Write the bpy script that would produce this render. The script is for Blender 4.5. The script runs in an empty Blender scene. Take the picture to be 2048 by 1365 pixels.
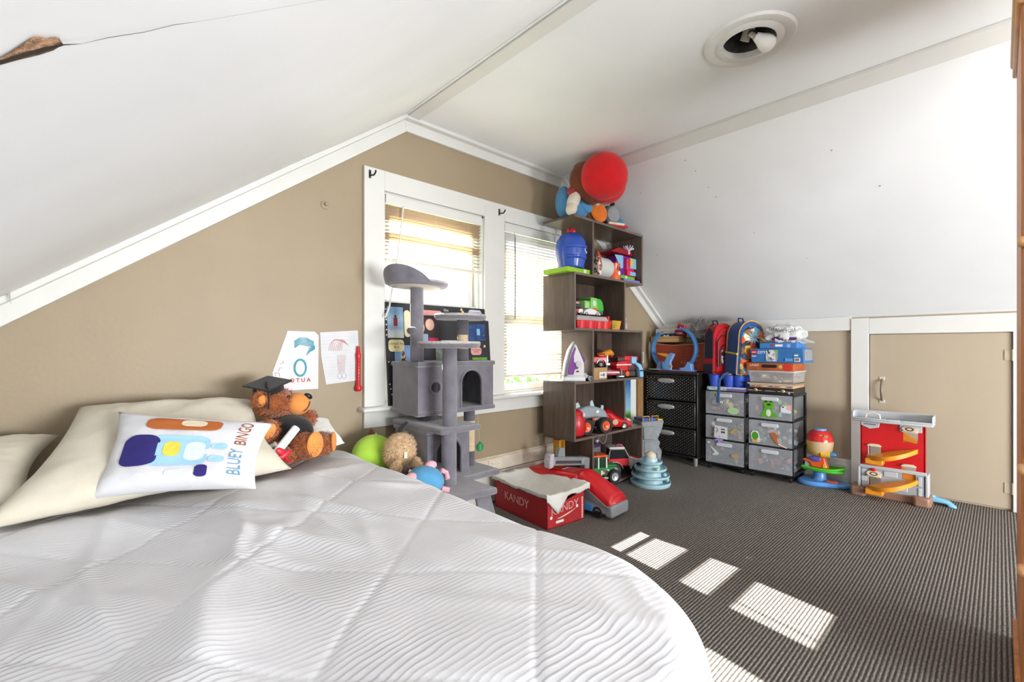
import bpy, math, random
from math import sin, cos, pi, radians
from mathutils import Vector, Matrix, noise
random.seed(7)
SC = bpy.context.scene
COL = SC.collection
# ---------------------------------------------------------------- camera
cam = bpy.data.cameras.new('camera'); camo = bpy.data.objects.new('camera', cam); COL.objects.link(camo)
SC.camera = camo
cam.sensor_width = 36.0; cam.lens = 918.0/2048*36; cam.shift_y = (696.0-682.5)/2048
cam.clip_start = .02
camo.location = (0, 0, 1.0); camo.rotation_euler = (pi/2, 0, -math.atan2(864, 918))
# ---------------------------------------------------------------- light
W = bpy.data.worlds.new('sky'); SC.world = W; W.use_nodes = True
WN = W.node_tree.nodes; bg = WN['Background']
bg.inputs[0].default_value = (.93, .97, 1, 1); bg.inputs[1].default_value = 2.2
sun = bpy.data.lights.new('sun', 'SUN'); suno = bpy.data.objects.new('sun', sun); COL.objects.link(suno)
sun.energy = 34; sun.angle = radians(.55); sun.color = (1, .97, .91)
suno.rotation_euler = Vector((-.18, -1, -.78)).to_track_quat('-Z', 'Y').to_euler()
def portal(loc, rot, sx, sy):
    l = bpy.data.lights.new('sky_portal', 'AREA'); l.shape = 'RECTANGLE'; l.size = sx; l.size_y = sy; l.cycles.is_portal = True
    o = bpy.data.objects.new('sky_portal', l); COL.objects.link(o); o.location = loc; o.rotation_euler = rot
portal((1.54, 2.42, 1.27), (-pi/2, 0, 0), .7, 1.15); portal((2.41, 2.42, 1.27), (-pi/2, 0, 0), .7, 1.15)
def rear_fill(loc, rot, sx, sy, e):
    l = bpy.data.lights.new('window_daylight', 'AREA'); l.shape = 'RECTANGLE'; l.size = sx; l.size_y = sy; l.energy = e; l.color = (.95, .98, 1)
    o = bpy.data.objects.new('window_daylight', l); COL.objects.link(o); o.location = loc; o.rotation_euler = rot
rear_fill((1.85, -3.07, .7), (pi/2, 0, 0), 2.3, 1.0, 178)   # fill light added behind the camera, in an unseen, made-up opening
SC.view_settings.view_transform = 'Standard'; SC.view_settings.look = 'None'; SC.view_settings.gamma = 1
SC.view_settings.use_curve_mapping = False; SC.view_settings.exposure = 0.76
try:
    SC.cycles.use_denoising = True; SC.cycles.max_bounces = 10; SC.cycles.diffuse_bounces = 6; SC.cycles.transparent_max_bounces = 24
    SC.cycles.sample_clamp_indirect = 6
except Exception: pass
# ---------------------------------------------------------------- materials
def lin(h):
    h = h.lstrip('#'); o = []
    for i in (0, 2, 4):
        c = int(h[i:i+2], 16)/255; o.append(c/12.92 if c <= .04045 else ((c+.055)/1.055)**2.4)
    return (*o, 1)
_mc = {}
def mt(hx, rough=.5, metal=0, var=.05, bump=0, bs=120, vs=18, alpha=1, trans=0, coat=0, sheen=0, stretch=None, emit=0, sub=0):
    key = (hx, rough, metal, var, bump, bs, vs, alpha, trans, coat, sheen, stretch, emit, sub)
    if key in _mc: return _mc[key]
    m = bpy.data.materials.new('mat_'+hx.lstrip('#')); m.use_nodes = True; nt = m.node_tree; N = nt.nodes; L = nt.links
    b = N['Principled BSDF']
    b.inputs['Roughness'].default_value = rough; b.inputs['Metallic'].default_value = metal
    b.inputs['Alpha'].default_value = alpha; b.inputs['Transmission Weight'].default_value = trans
    b.inputs['Coat Weight'].default_value = coat; b.inputs['Sheen Weight'].default_value = sheen
    if sub: b.inputs['Subsurface Weight'].default_value = sub; b.inputs['Subsurface Radius'].default_value = (.02, .02, .02)
    c = lin(hx)
    tc = N.new('ShaderNodeTexCoord'); src = tc.outputs['Object']
    if stretch:
        mp = N.new('ShaderNodeMapping'); mp.inputs['Scale'].default_value = stretch; L.new(src, mp.inputs[0]); src = mp.outputs[0]
    n = N.new('ShaderNodeTexNoise'); n.inputs['Scale'].default_value = vs; n.inputs['Detail'].default_value = 4; L.new(src, n.inputs['Vector'])
    r = N.new('ShaderNodeValToRGB'); r.color_ramp.elements[0].position = .3; r.color_ramp.elements[1].position = .7
    r.color_ramp.elements[0].color = (*[x*(1-var*2) for x in c[:3]], 1); r.color_ramp.elements[1].color = (*[min(1, x*(1+var*2)) for x in c[:3]], 1)
    L.new(n.outputs['Fac'], r.inputs[0]); L.new(r.outputs[0], b.inputs['Base Color'])
    if emit:
        b.inputs['Emission Strength'].default_value = emit; b.inputs['Emission Color'].default_value = c
    if bump:
        n2 = N.new('ShaderNodeTexNoise'); n2.inputs['Scale'].default_value = bs; n2.inputs['Detail'].default_value = 3; L.new(src, n2.inputs['Vector'])
        bp = N.new('ShaderNodeBump'); bp.inputs['Strength'].default_value = bump; bp.inputs['Distance'].default_value = .01
        L.new(n2.outputs['Fac'], bp.inputs['Height']); L.new(bp.outputs[0], b.inputs['Normal'])
    _mc[key] = m; return m
def plast(h, rough=.3): return mt(h, rough, var=.015, coat=.15)
def cloth(h, bump=.25, bs=300, var=.05): return mt(h, .95, bump=bump, bs=bs, var=var, sheen=.15)
def fuzzy(h): return mt(h, 1, bump=.9, bs=160, var=.14, vs=60, sheen=.4)
def paper(h): return mt(h, .8, var=.02)
def seethrough(hx, a, rough=.15, name='clear'):
    m = bpy.data.materials.new('mat_'+name); m.use_nodes = True; nt = m.node_tree; N = nt.nodes; L = nt.links
    b = N['Principled BSDF']; b.inputs['Base Color'].default_value = lin(hx); b.inputs['Roughness'].default_value = rough
    t = N.new('ShaderNodeBsdfTransparent'); mx = N.new('ShaderNodeMixShader')
    tc = N.new('ShaderNodeTexCoord'); n = N.new('ShaderNodeTexNoise'); n.inputs['Scale'].default_value = 9; L.new(tc.outputs['Object'], n.inputs['Vector'])
    mr = N.new('ShaderNodeMapRange'); mr.inputs['To Min'].default_value = a*.9; mr.inputs['To Max'].default_value = min(1, a*1.1); L.new(n.outputs['Fac'], mr.inputs['Value'])
    L.new(mr.outputs[0], mx.inputs[0]); L.new(t.outputs[0], mx.inputs[1]); L.new(b.outputs[0], mx.inputs[2])
    L.new(mx.outputs[0], N['Material Output'].inputs[0]); return m
def gradmat(name, stops, axis=2, lo=0, hi=1, rough=.6, nz=.0):
    """flat print: colour bands along an object axis"""
    m = bpy.data.materials.new('mat_'+name); m.use_nodes = True; nt = m.node_tree; N = nt.nodes; L = nt.links; b = N['Principled BSDF']; b.inputs['Roughness'].default_value = rough
    tc = N.new('ShaderNodeTexCoord'); sp = N.new('ShaderNodeSeparateXYZ'); L.new(tc.outputs['Object'], sp.inputs[0])
    mr = N.new('ShaderNodeMapRange'); mr.inputs['From Min'].default_value = lo; mr.inputs['From Max'].default_value = hi; L.new(sp.outputs[axis], mr.inputs['Value'])
    n = N.new('ShaderNodeTexNoise'); n.inputs['Scale'].default_value = 25; L.new(tc.outputs['Object'], n.inputs['Vector'])
    ad = N.new('ShaderNodeMath'); ad.operation = 'MULTIPLY_ADD'; ad.inputs[1].default_value = nz; L.new(n.outputs['Fac'], ad.inputs[0]); L.new(mr.outputs[0], ad.inputs[2])
    r = N.new('ShaderNodeValToRGB'); e = r.color_ramp.elements
    while len(e) < len(stops): e.new(.5)
    for i, (p, h) in enumerate(stops): e[i].position = p; e[i].color = lin(h)
    L.new(ad.outputs[0], r.inputs[0]); L.new(r.outputs[0], b.inputs['Base Color']); return m
def blotch(name, cols, scale, rough=.7, stretch=(1, 1, 1)):
    """busy printed surface: voronoi cells picked from a palette"""
    m = bpy.data.materials.new('mat_'+name); m.use_nodes = True; nt = m.node_tree; N = nt.nodes; L = nt.links; b = N['Principled BSDF']; b.inputs['Roughness'].default_value = rough
    tc = N.new('ShaderNodeTexCoord'); mp = N.new('ShaderNodeMapping'); mp.inputs['Scale'].default_value = stretch; L.new(tc.outputs['Object'], mp.inputs[0])
    v = N.new('ShaderNodeTexVoronoi'); v.inputs['Scale'].default_value = scale; L.new(mp.outputs[0], v.inputs['Vector'])
    sp = N.new('ShaderNodeSeparateColor'); L.new(v.outputs['Color'], sp.inputs[0])
    r = N.new('ShaderNodeValToRGB'); r.color_ramp.interpolation = 'CONSTANT'; e = r.color_ramp.elements
    while len(e) < len(cols): e.new(.5)
    for i, h in enumerate(cols): e[i].position = i/len(cols); e[i].color = lin(h)
    L.new(sp.outputs[0], r.inputs[0]); L.new(r.outputs[0], b.inputs['Base Color']); return m
# ---------------------------------------------------------------- mesh builder
class M:
    def __init__(s): s.v = []; s.f = []; s.mi = []; s.T = Matrix.Identity(4)
    def at(s, loc=(0, 0, 0), rot=(0, 0, 0), sc=(1, 1, 1)):
        from mathutils import Euler
        s.T = Matrix.LocRotScale(Vector(loc), Euler([radians(a) for a in rot]), Vector(sc)); return s
    def add(s, vs, fs, mi=0):
        o = len(s.v); s.v += [s.T @ Vector(p) for p in vs]; s.f += [[i+o for i in f] for f in fs]; s.mi += [mi]*len(fs); return s
    def box(s, x0, x1, y0, y1, z0, z1, mi=0):
        return s.add([(x0,y0,z0),(x1,y0,z0),(x1,y1,z0),(x0,y1,z0),(x0,y0,z1),(x1,y0,z1),(x1,y1,z1),(x0,y1,z1)],
                     [(3,2,1,0),(4,5,6,7),(0,1,5,4),(1,2,6,5),(2,3,7,6),(3,0,4,7)], mi)
    def frus(s, a, za, b, zb, mi=0):
        """a,b = (x0,x1,y0,y1) rectangles at heights za,zb"""
        return s.add([(a[0],a[2],za),(a[1],a[2],za),(a[1],a[3],za),(a[0],a[3],za),(b[0],b[2],zb),(b[1],b[2],zb),(b[1],b[3],zb),(b[0],b[3],zb)],
                     [(3,2,1,0),(4,5,6,7),(0,1,5,4),(1,2,6,5),(2,3,7,6),(3,0,4,7)], mi)
    def prism(s, poly, ax, a, b, mi=0):
        """polygon (2-D) extruded along axis ax from a to b; poly in the other two axes in order"""
        def P(p, h): return {0:(h,p[0],p[1]), 1:(p[0],h,p[1]), 2:(p[0],p[1],h)}[ax]
        n = len(poly); vs = [P(p, a) for p in poly]+[P(p, b) for p in poly]
        ar = sum(poly[i][0]*poly[(i+1)%n][1]-poly[(i+1)%n][0]*poly[i][1] for i in range(n))
        flip = (ar > 0) != (b > a)
        if ax == 1: flip = not flip
        fs = [list(range(n))[::-1], list(range(n, 2*n))]+[(i,(i+1)%n,(i+1)%n+n,i+n) for i in range(n)]
        if flip: fs = [f[::-1] for f in fs]
        return s.add(vs, fs, mi)
    def lathe(s, prof, n=24, mi=0, c=(0, 0, 0), ax='z', a0=0, a1=2*pi, cap=True):
        full = abs(a1-a0-2*pi) < 1e-6; k = n if full else n+1
        vs = []
        for r, z in prof:
            for i in range(k):
                a = a0+(a1-a0)*i/n; x, y = r*cos(a), r*sin(a)
                q = {'z':(x,y,z),'y':(x,-z,y),'x':(z,x,y)}[ax]
                vs.append((q[0]+c[0], q[1]+c[1], q[2]+c[2]))
        fs = []
        for j in range(len(prof)-1):
            for i in range(n if full else n):
                i2 = (i+1) % k
                fs.append((j*k+i, j*k+i2, (j+1)*k+i2, (j+1)*k+i))
        if full and cap:
            if prof[0][0] > 1e-5: fs.append(list(range(k))[::-1])
            if prof[-1][0] > 1e-5: fs.append([(len(prof)-1)*k+i for i in range(k)])
        return s.add(vs, fs, mi)
    def cyl(s, p0, p1, r0, r1=None, n=16, mi=0):
        r1 = r0 if r1 is None else r1; p0 = Vector(p0); p1 = Vector(p1); d = p1-p0
        q = d.to_track_quat('Z', 'Y'); vs = []
        for p, r in ((p0, r0), (p1, r1)):
            for i in range(n): vs.append(p+q @ Vector((r*cos(2*pi*i/n), r*sin(2*pi*i/n), 0)))
        return s.add(vs, [list(range(n))[::-1], list(range(n, 2*n))]+[(i,(i+1)%n,(i+1)%n+n,i+n) for i in range(n)], mi)
    def ell(s, c, r, mi=0, n=20, k=12, rot=(0, 0, 0), pw=1):
        from mathutils import Euler
        R = Euler([radians(a) for a in rot]).to_matrix(); vs = []; c = Vector(c)
        def sp(x): return math.copysign(abs(x)**pw, x)
        for j in range(k+1):
            t = -pi/2+pi*j/k
            for i in range(n):
                a = 2*pi*i/n; vs.append(c+R @ Vector((r[0]*sp(cos(t))*sp(cos(a)), r[1]*sp(cos(t))*sp(sin(a)), r[2]*sp(sin(t)))))
        fs = [(j*n+i, j*n+(i+1)%n, (j+1)*n+(i+1)%n, (j+1)*n+i) for j in range(k) for i in range(n)]
        return s.add(vs, fs, mi)
    def tube(s, pts, r, n=8, mi=0, closed=False):
        pts = [Vector(p) for p in pts]; vs = []; k = len(pts); rr = r if isinstance(r, (list, tuple)) else [r]*k
        up = None
        for i, p in enumerate(pts):
            a = pts[(i-1) % k] if (closed or i) else p; b = pts[(i+1) % k] if (closed or i < k-1) else p
            d = (b-a).normalized()
            if up is None: up = d.orthogonal().normalized()
            up = (up-d*up.dot(d)).normalized(); w = d.cross(up)
            vs += [p+(up*cos(2*pi*j/n)+w*sin(2*pi*j/n))*rr[i] for j in range(n)]
        seg = k if closed else k-1
        fs = [(i*n+j, i*n+(j+1)%n, ((i+1)%k)*n+(j+1)%n, ((i+1)%k)*n+j) for i in range(seg) for j in range(n)]
        if not closed: fs += [list(range(n))[::-1], list(range((k-1)*n, k*n))]
        return s.add(vs, fs, mi)
    def grid(s, fn, nu, nv, mi=0):
        vs = [fn(i/nu, j/nv) for j in range(nv+1) for i in range(nu+1)]; w = nu+1
        return s.add(vs, [(j*w+i, j*w+i+1, (j+1)*w+i+1, (j+1)*w+i) for j in range(nv) for i in range(nu)], mi)
    def to(s, name, parent=None, mats=None, bev=0, ang=35, sub=0, sol=0, weld=False):
        me = bpy.data.meshes.new(name); me.from_pydata([tuple(p) for p in s.v], [], s.f)
        if not isinstance(mats, (list, tuple)): mats = [mats]
        for q in mats: me.materials.append(q)
        me.polygons.foreach_set('material_index', s.mi); me.polygons.foreach_set('use_smooth', [True]*len(s.f)); me.validate(); me.update()
        me.set_sharp_from_angle(angle=radians(ang))
        o = bpy.data.objects.new(name, me); COL.objects.link(o)
        if parent: o.parent = parent
        if weld: o.modifiers.new('weld', 'WELD').merge_threshold = .0004
        if sol: q = o.modifiers.new('solid', 'SOLIDIFY'); q.thickness = sol; q.offset = 0
        if bev: q = o.modifiers.new('bevel', 'BEVEL'); q.width = bev; q.segments = 2; q.limit_method = 'ANGLE'; q.angle_limit = radians(40)
        if sub: q = o.modifiers.new('sub', 'SUBSURF'); q.levels = sub; q.render_levels = sub
        return o
def tag(o, label, cat, group=None):
    o['label'] = label; o['category'] = cat
    if group: o['group'] = group
    return o
def thing(name, label, cat, loc=(0, 0, 0), rz=0, group=None, rx=0, ry=0):
    o = bpy.data.objects.new(name, None); COL.objects.link(o); o.empty_display_size = .05
    o.location = loc; o.rotation_euler = (radians(rx), radians(ry), radians(rz)); return tag(o, label, cat, group)
def st(o): o['kind'] = 'structure'; return o
def text(body, size, mat, parent, loc, rot=(90, 0, 0), name='lettering', ext=.0006, shear=0, off=0):
    cu = bpy.data.curves.new('t', 'FONT'); cu.body = body; cu.size = size; cu.align_x = 'CENTER'; cu.align_y = 'CENTER'; cu.extrude = ext; cu.shear = shear; cu.offset = off; cu.resolution_u = 3
    t = bpy.data.objects.new('t', cu); COL.objects.link(t); bpy.context.view_layer.update()
    me = bpy.data.meshes.new_from_object(t.evaluated_get(bpy.context.evaluated_depsgraph_get())); bpy.data.objects.remove(t)
    me.name = name; me.materials.clear(); me.materials.append(mat); o = bpy.data.objects.new(name, me); COL.objects.link(o); o.parent = parent
    o.location = loc; o.rotation_euler = [radians(a) for a in rot]; return o
def wheel(P, c, r, w, ax='x', tire=None, hub=None, name='wheel', hr=.6):
    """tyre with a bulged tread and a hub disc; axle along x or y in local space"""
    m = M(); pr = [(r*hr, -w/2), (r*.9, -w/2), (r, -w*.32), (r, w*.32), (r*.9, w/2), (r*hr, w/2)]
    m.lathe(pr, 20, 0, c, ax, cap=False); m.lathe([(.0, -w*.4), (r*hr*.45, -w*.46), (r*hr*.5, -w*.36), (r*hr, -w*.4), (r*hr, w*.4), (r*hr*.5, w*.36), (r*hr*.45, w*.46), (0, w*.4)], 20, 1, c, ax)
    return m.to(name, P, [tire or plast('1b1b1c', .7), hub or mt('b5b7b8', .3, .6)])
def nz(x, y, z=0): return noise.noise(Vector((x, y, z)))
# ================================================================= the room
WHITE = mt('e2e4e5', .55, var=.012, bump=.05, bs=25, vs=3)
TRIM = mt('d2d2ce', .4, var=.012, bump=.03, bs=40, vs=6)
def wallpaint():
    m = mt('98886f', .55, var=.03, bump=.06, bs=60, vs=2.2); return m
TAN = wallpaint(); KNEE = mt('ab9d88', .5, var=.012, bump=.04, bs=8, vs=2, stretch=(1, 3, .6))
G = 2.28; K = 4.15; RX = 1.30; FX = 2.64; CZ = 2.282; LX = -.92; YB = -3.0
SL = .75; SR = (2.282-1.225)/(4.15-2.64)
def roof(x): return CZ-SL*(RX-x) if x < RX else (CZ if x < FX else CZ-SR*(x-FX))
KZ = 1.225; LZ = roof(LX)
def carpet():
    m = bpy.data.materials.new('mat_carpet'); m.use_nodes = True; nt = m.node_tree; N = nt.nodes; L = nt.links; b = N['Principled BSDF']; b.inputs['Roughness'].default_value = .95
    tc = N.new('ShaderNodeTexCoord'); sp = N.new('ShaderNodeSeparateXYZ'); L.new(tc.outputs['Object'], sp.inputs[0])
    n0 = N.new('ShaderNodeTexNoise'); n0.inputs['Scale'].default_value = 60; n0.inputs['Detail'].default_value = 2; L.new(tc.outputs['Object'], n0.inputs['Vector'])
    ma = N.new('ShaderNodeMath'); ma.operation = 'MULTIPLY_ADD'; ma.inputs[1].default_value = .0035; L.new(n0.outputs['Fac'], ma.inputs[0]); L.new(sp.outputs[1], ma.inputs[2])
    ms = N.new('ShaderNodeMath'); ms.operation = 'MULTIPLY'; ms.inputs[1].default_value = 2*pi/.0125; L.new(ma.outputs[0], ms.inputs[0])
    si = N.new('ShaderNodeMath'); si.operation = 'SINE'; L.new(ms.outputs[0], si.inputs[0])
    mr = N.new('ShaderNodeMapRange'); mr.inputs['From Min'].default_value = -1; mr.inputs['From Max'].default_value = 1; L.new(si.outputs[0], mr.inputs['Value'])
    # flecks stretched along the ribs
    mp = N.new('ShaderNodeMapping'); mp.inputs['Scale'].default_value = (60, 230, 1); L.new(tc.outputs['Object'], mp.inputs[0])
    n1 = N.new('ShaderNodeTexNoise'); n1.inputs['Scale'].default_value = 1; n1.inputs['Detail'].default_value = 3; L.new(mp.outputs[0], n1.inputs['Vector'])
    r0 = N.new('ShaderNodeValToRGB'); r0.color_ramp.elements[0].color = lin('3b3733'); r0.color_ramp.elements[1].color = lin('827c75'); L.new(mr.outputs[0], r0.inputs[0])
    r0.color_ramp.elements[0].position = .1; r0.color_ramp.elements[1].position = .75
    r1 = N.new('ShaderNodeValToRGB'); r1.color_ramp.elements[0].position = .35; r1.color_ramp.elements[1].position = .75; r1.color_ramp.elements[0].color = (.62, .62, .62, 1); r1.color_ramp.elements[1].color = (1.45, 1.43, 1.4, 1); L.new(n1.outputs['Fac'], r1.inputs[0])
    n2 = N.new('ShaderNodeTexNoise'); n2.inputs['Scale'].default_value = 1.6; n2.inputs['Detail'].default_value = 3; L.new(tc.outputs['Object'], n2.inputs['Vector'])
    r2 = N.new('ShaderNodeValToRGB'); r2.color_ramp.elements[0].color = (.82, .82, .82, 1); r2.color_ramp.elements[1].color = (1.15, 1.15, 1.15, 1); L.new(n2.outputs['Fac'], r2.inputs[0])
    x1 = N.new('ShaderNodeMix'); x1.data_type = 'RGBA'; x1.blend_type = 'MULTIPLY'; x1.inputs[0].default_value = 1; L.new(r0.outputs[0], x1.inputs[6]); L.new(r1.outputs[0], x1.inputs[7])
    x2 = N.new('ShaderNodeMix'); x2.data_type = 'RGBA'; x2.blend_type = 'MULTIPLY'; x2.inputs[0].default_value = 1; L.new(x1.outputs[2], x2.inputs[6]); L.new(r2.outputs[0], x2.inputs[7])
    L.new(x2.outputs[2], b.inputs['Base Color'])
    bp = N.new('ShaderNodeBump'); bp.inputs['Strength'].default_value = .8; bp.inputs['Distance'].default_value = .003; L.new(mr.outputs[0], bp.inputs['Height']); L.new(bp.outputs[0], b.inputs['Normal'])
    return m
st(M().box(LX-.1, K+.1, YB-.1, G+.12, -.08, 0).to('floor', None, carpet()))
# gable wall with two window openings
W1 = (1.19, 1.89); W2 = (2.06, 2.76); WZ0, WZ1 = .66, 1.845
m = M()
def colm(xa, xb, za=None, zb=None):
    xs = [xa]+[x for x in (RX, FX) if xa < x < xb]+[xb]
    lo = [(xa, 0), (xb, 0)] if za is None else None
    if za is None: m.prism([(xa, 0), (xb, 0)]+[(x, roof(x)+.05) for x in xs[::-1]], 1, G, G+.12)
    else:
        m.box(xa, xb, G, G+.12, 0, za); m.prism([(xa, zb), (xb, zb)]+[(x, roof(x)+.05) for x in xs[::-1]], 1, G, G+.12)
colm(LX-.1, W1[0]); colm(*W1, WZ0, WZ1); colm(W1[1], W2[0]); colm(*W2, WZ0, WZ1); colm(W2[1], K+.1)
st(m.to('wall_back', None, TAN))
# knee wall (right), left knee wall, unseen wall behind the camera, its opening made up for the fill light
st(M().box(K, K+.1, YB, G, 0, KZ+.1).to('wall_right', None, KNEE))
st(M().box(LX-.1, LX, YB, G, 0, LZ).to('wall_left', None, TAN))
m = M(); FW = (.7, 3.0, .2, 1.2)
m.prism([(LX, 0), (FW[0], 0), (FW[0], roof(FW[0])), (LX, LZ)], 1, YB-.1, YB)
m.box(FW[0], FW[1], YB-.1, YB, 0, FW[2])
m.prism([(FW[1], 0), (K, 0), (K, KZ), (FW[1], roof(FW[1]))], 1, YB-.1, YB)
m.prism([(FW[0], FW[3]), (FW[1], FW[3]), (FW[1], roof(FW[1])), (FX, CZ), (RX, CZ), (FW[0], roof(FW[0]))], 1, YB-.1, YB)
st(m.to('wall_front', None, TAN))
# ceilings
CL = (2.034, .718)
m = M(); h = .105
m.box(RX, CL[0]-h, YB, G+.1, CZ, CZ+.05); m.box(CL[0]+h, FX, YB, G+.1, CZ, CZ+.05); m.box(CL[0]-h, CL[0]+h, YB, CL[1]-h, CZ, CZ+.05); m.box(CL[0]-h, CL[0]+h, CL[1]+h, G+.1, CZ, CZ+.05)
st(m.to('ceiling', None, WHITE))
def slopegrid(name, x0, x1, y0, y1, amp, seed, nx=60, ny=80):
    mm = M()
    def fn(u, v):
        x = x0+(x1-x0)*u; y = y0+(y1-y0)*v; e = min(u, 1-u, v, 1-v)
        d = amp*(nz(x*1.7+seed, y*1.7)+.5*nz(x*4+seed, y*4))*max(0, min(1, e*7-.4))
        return (x, y, roof(x)+abs(d)*.6)
    mm.grid(fn, nx, ny); o = mm.to(name, None, WHITE); q = o.modifiers.new('s', 'SOLIDIFY'); q.thickness = .04; q.offset = -1
    return st(o)
slopegrid('ceiling_slope_left', RX, LX-.1, YB, G+.1, .012, 3)
slopegrid('ceiling_slope_right', K+.12, FX, YB, G+.1, .006, 9)
# crack and broken plaster in the left slope: runs straight up the slope
SLOPE_N = Vector((SL, 0, -1)).normalized()
def sl(x, y, off=.001): return Vector((x, y, roof(x)))+SLOPE_N*off
HO = [(-.10, .642), (-.053, .628), (-.047, .622), (-.040, .613), (-.032, .603), (-.028, .6025), (-.022, .611), (-.018, .609), (-.0155, .612), (-.013, .625), (-.02, .633), (-.03, .636), (-.045, .637), (-.06, .640)]
hole = st(M().add([sl(x, y, .0015) for x, y in HO], [list(range(len(HO)))]).to("trim_20", None, mt("8b6a50", .9, var=.25, bump=.6, bs=200, vs=120), sol=.001))
m = M(); c = [(-.10, .643), (-.075, .6395), (-.05, .633), (-.035, .6295), (-.022, .6275), (-.013, .6255), (0, .631), (.02, .63), (.05, .635), (.075, .633), (.10, .638), (.15, .644), (.22, .652), (.33, .66)]
w = [.002, .005, .006, .0065, .006, .002, .0004, .0009, .0008, .0009, .0003, .0003, .0003, .0002]
m.add([sl(x, y-q, .0025) for (x, y), q in zip(c, w)]+[sl(x, y+q*.3, .0025) for (x, y), q in zip(c, w)], [(i, i+1, i+15, i+14) for i in range(13)])
cr = m.to('crack', hole, mt('2e261f', .9)); cr['label'] = 'dark crack running from the broken plaster'
# grey tape patch where the left slope meets the gable trim
m = M(); m.prism([(-.24, 1.135), (-.17, 1.175), (-.163, 1.14), (-.167, 1.195), (-.178, 1.215), (-.21, 1.215), (-.24, 1.2)], 1, 2.205, 2.208)
st(m.to('trim_21', None, mt('9d9d99', .6, var=.06)))
# filled nail heads showing through the paint of the right slope
me_ = None; rs = bpy.data.objects['ceiling_slope_right']
for (px, py) in ((2.78, 1.36), (2.86, 1.33), (2.98, 1.30), (3.05, 1.28), (3.35, 1.15), (2.95, .62), (3.2, .45), (3.6, .9), (2.9, 1.75), (3.4, 1.9)):
    if me_ is None: me_ = M().ell((0, 0, 0), (.004, .004, .0015), n=8, k=4).to('nail_head', rs, mt('8f8d88', .6)); q = me_
    else: q = me_.copy(); COL.objects.link(q)
    q.location = (px, py, roof(px)-.0005); q.rotation_euler = (0, math.atan(SR), 0)
# ---- trims
def bar(name, p0, p1, w, t, nrm, side, mat=TRIM, bev=.003):
    """board from p0 to p1; width along 'side', thickness along nrm"""
    p0, p1, nrm, side = map(Vector, (p0, p1, nrm, side)); mm = M()
    vs = []
    for p in (p0, p1): vs += [p, p+side*w, p+side*w+nrm*t, p+nrm*t]
    mm.add(vs, [(0,1,2,3),(7,6,5,4),(0,4,5,1),(1,5,6,2),(2,6,7,3),(3,7,4,0)]); o = mm.to(name, None, mat, bev=bev); return st(o)
dl = Vector((1, 0, SL)).normalized(); nl = Vector((SL, 0, -1)).normalized(); dr = Vector((1, 0, -SR)).normalized(); nr = Vector((-SR, 0, -1)).normalized()
yv = Vector((0, -1, 0))
def gable(px, pz): return Vector((px, G, pz))
def roofstrip(k, w, t):
    # three mitred boards following slope, flat ceiling and slope along the gable
    P = [(LX, LZ), (RX, CZ), (FX, CZ), (K, KZ)]; nn = [(nl.x, nl.z), (0, -1), (nr.x, nr.z)]; inn = []
    for i in range(4):
        if i in (0, 3): n0 = nn[0 if i == 0 else 2]; inn.append((P[i][0]+n0[0]*w, P[i][1]+n0[1]*w)); continue
        a, b = Vector(nn[i-1]), Vector(nn[i]); q = (a+b)/(1+a.dot(b)); inn.append((P[i][0]+q.x*w, P[i][1]+q.y*w))
    for i in range(3): st(M().prism([P[i], P[i+1], inn[i+1], inn[i]], 1, G-t, G).to('trim_%d' % (k+i), None, TRIM, bev=.002))
roofstrip(1, .076, .02); roofstrip(4, .02, .055)
bar('trim_7', (1.312, YB, CZ), (1.312, G-.05, CZ), .071, .008, (0, 0, -1), (1, 0, 0))
bar('trim_8', (FX, YB, CZ), (FX, G-.05, CZ), .082, .012, nr, dr)
bar('trim_9', (FX-.012, YB, CZ), (FX-.012, G-.05, CZ), .02, .012, (0, 0, -1), (1, 0, 0))
# knee wall boards, access door
bar('trim_10', (K, .75, 1.128), (K, G, 1.128), .1, .02, (-1, 0, 0), (0, 0, 1))
bar('trim_11', (K, .645, 0), (K, .75, 0), 1.215, .026, (-1, 0, 0), (0, 0, 1))
bar('trim_12', (K, -.17, 1.098), (K, .645, 1.098), .115, .026, (-1, 0, 0), (0, 0, 1))
bar('trim_13', (K, -.17, 0), (K, -.055, 0), 1.1, .026, (-1, 0, 0), (0, 0, 1))
bar('baseboard_right', (K, .75, 0), (K, G, 0), .135, .018, (-1, 0, 0), (0, 0, 1))
bar('trim_14', (K, .75, .135), (K, G, .135), .035, .014, (-1, 0, 0), (0, 0, 1))
bar('baseboard_left', (LX, YB, 0), (LX, G, 0), .14, .018, (1, 0, 0), (0, 0, 1))
OLD = mt('d3cdc3', .6, var=.03, bump=.1, bs=40, vs=9)
bar('baseboard_back', (LX, G, 0), (K, G, 0), .19, .022, yv, (0, 0, 1), OLD)
bar('trim_15', (LX, G, .196), (K, G, .196), .085, .018, yv, (0, 0, 1), mt('cfc3b2', .6, var=.05, bump=.15, bs=40))
bar('trim_16', (LX, G, .28), (K, G, .28), .014, .012, yv, (0, 0, 1), mt('c4b49f', .6, var=.05))
d = thing('door_1', 'low tan access door in the knee wall with a small metal pull', 'door'); del d['label'], d['category']; st(d)
M().box(K-.012, K+.004, -.05, .64, .012, 1.094).to('door_panel', d, KNEE, bev=.002)
hd = M().tube([(K-.016, .571, .775), (K-.034, .571, .762), (K-.046, .571, .735), (K-.048, .571, .70), (K-.046, .571, .665), (K-.034, .571, .64), (K-.016, .571, .628)], [.006, .006, .0065, .008, .0065, .006, .006], 10).to('door_handle', d, mt('8d8372', .35, .8))
for z in (.783, .62): M().box(K-.016, K-.012, .555, .587, z-.012, z+.012).to('handle_plate', hd, mt('c9c4b6', .4, .3), bev=.004)
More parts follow.
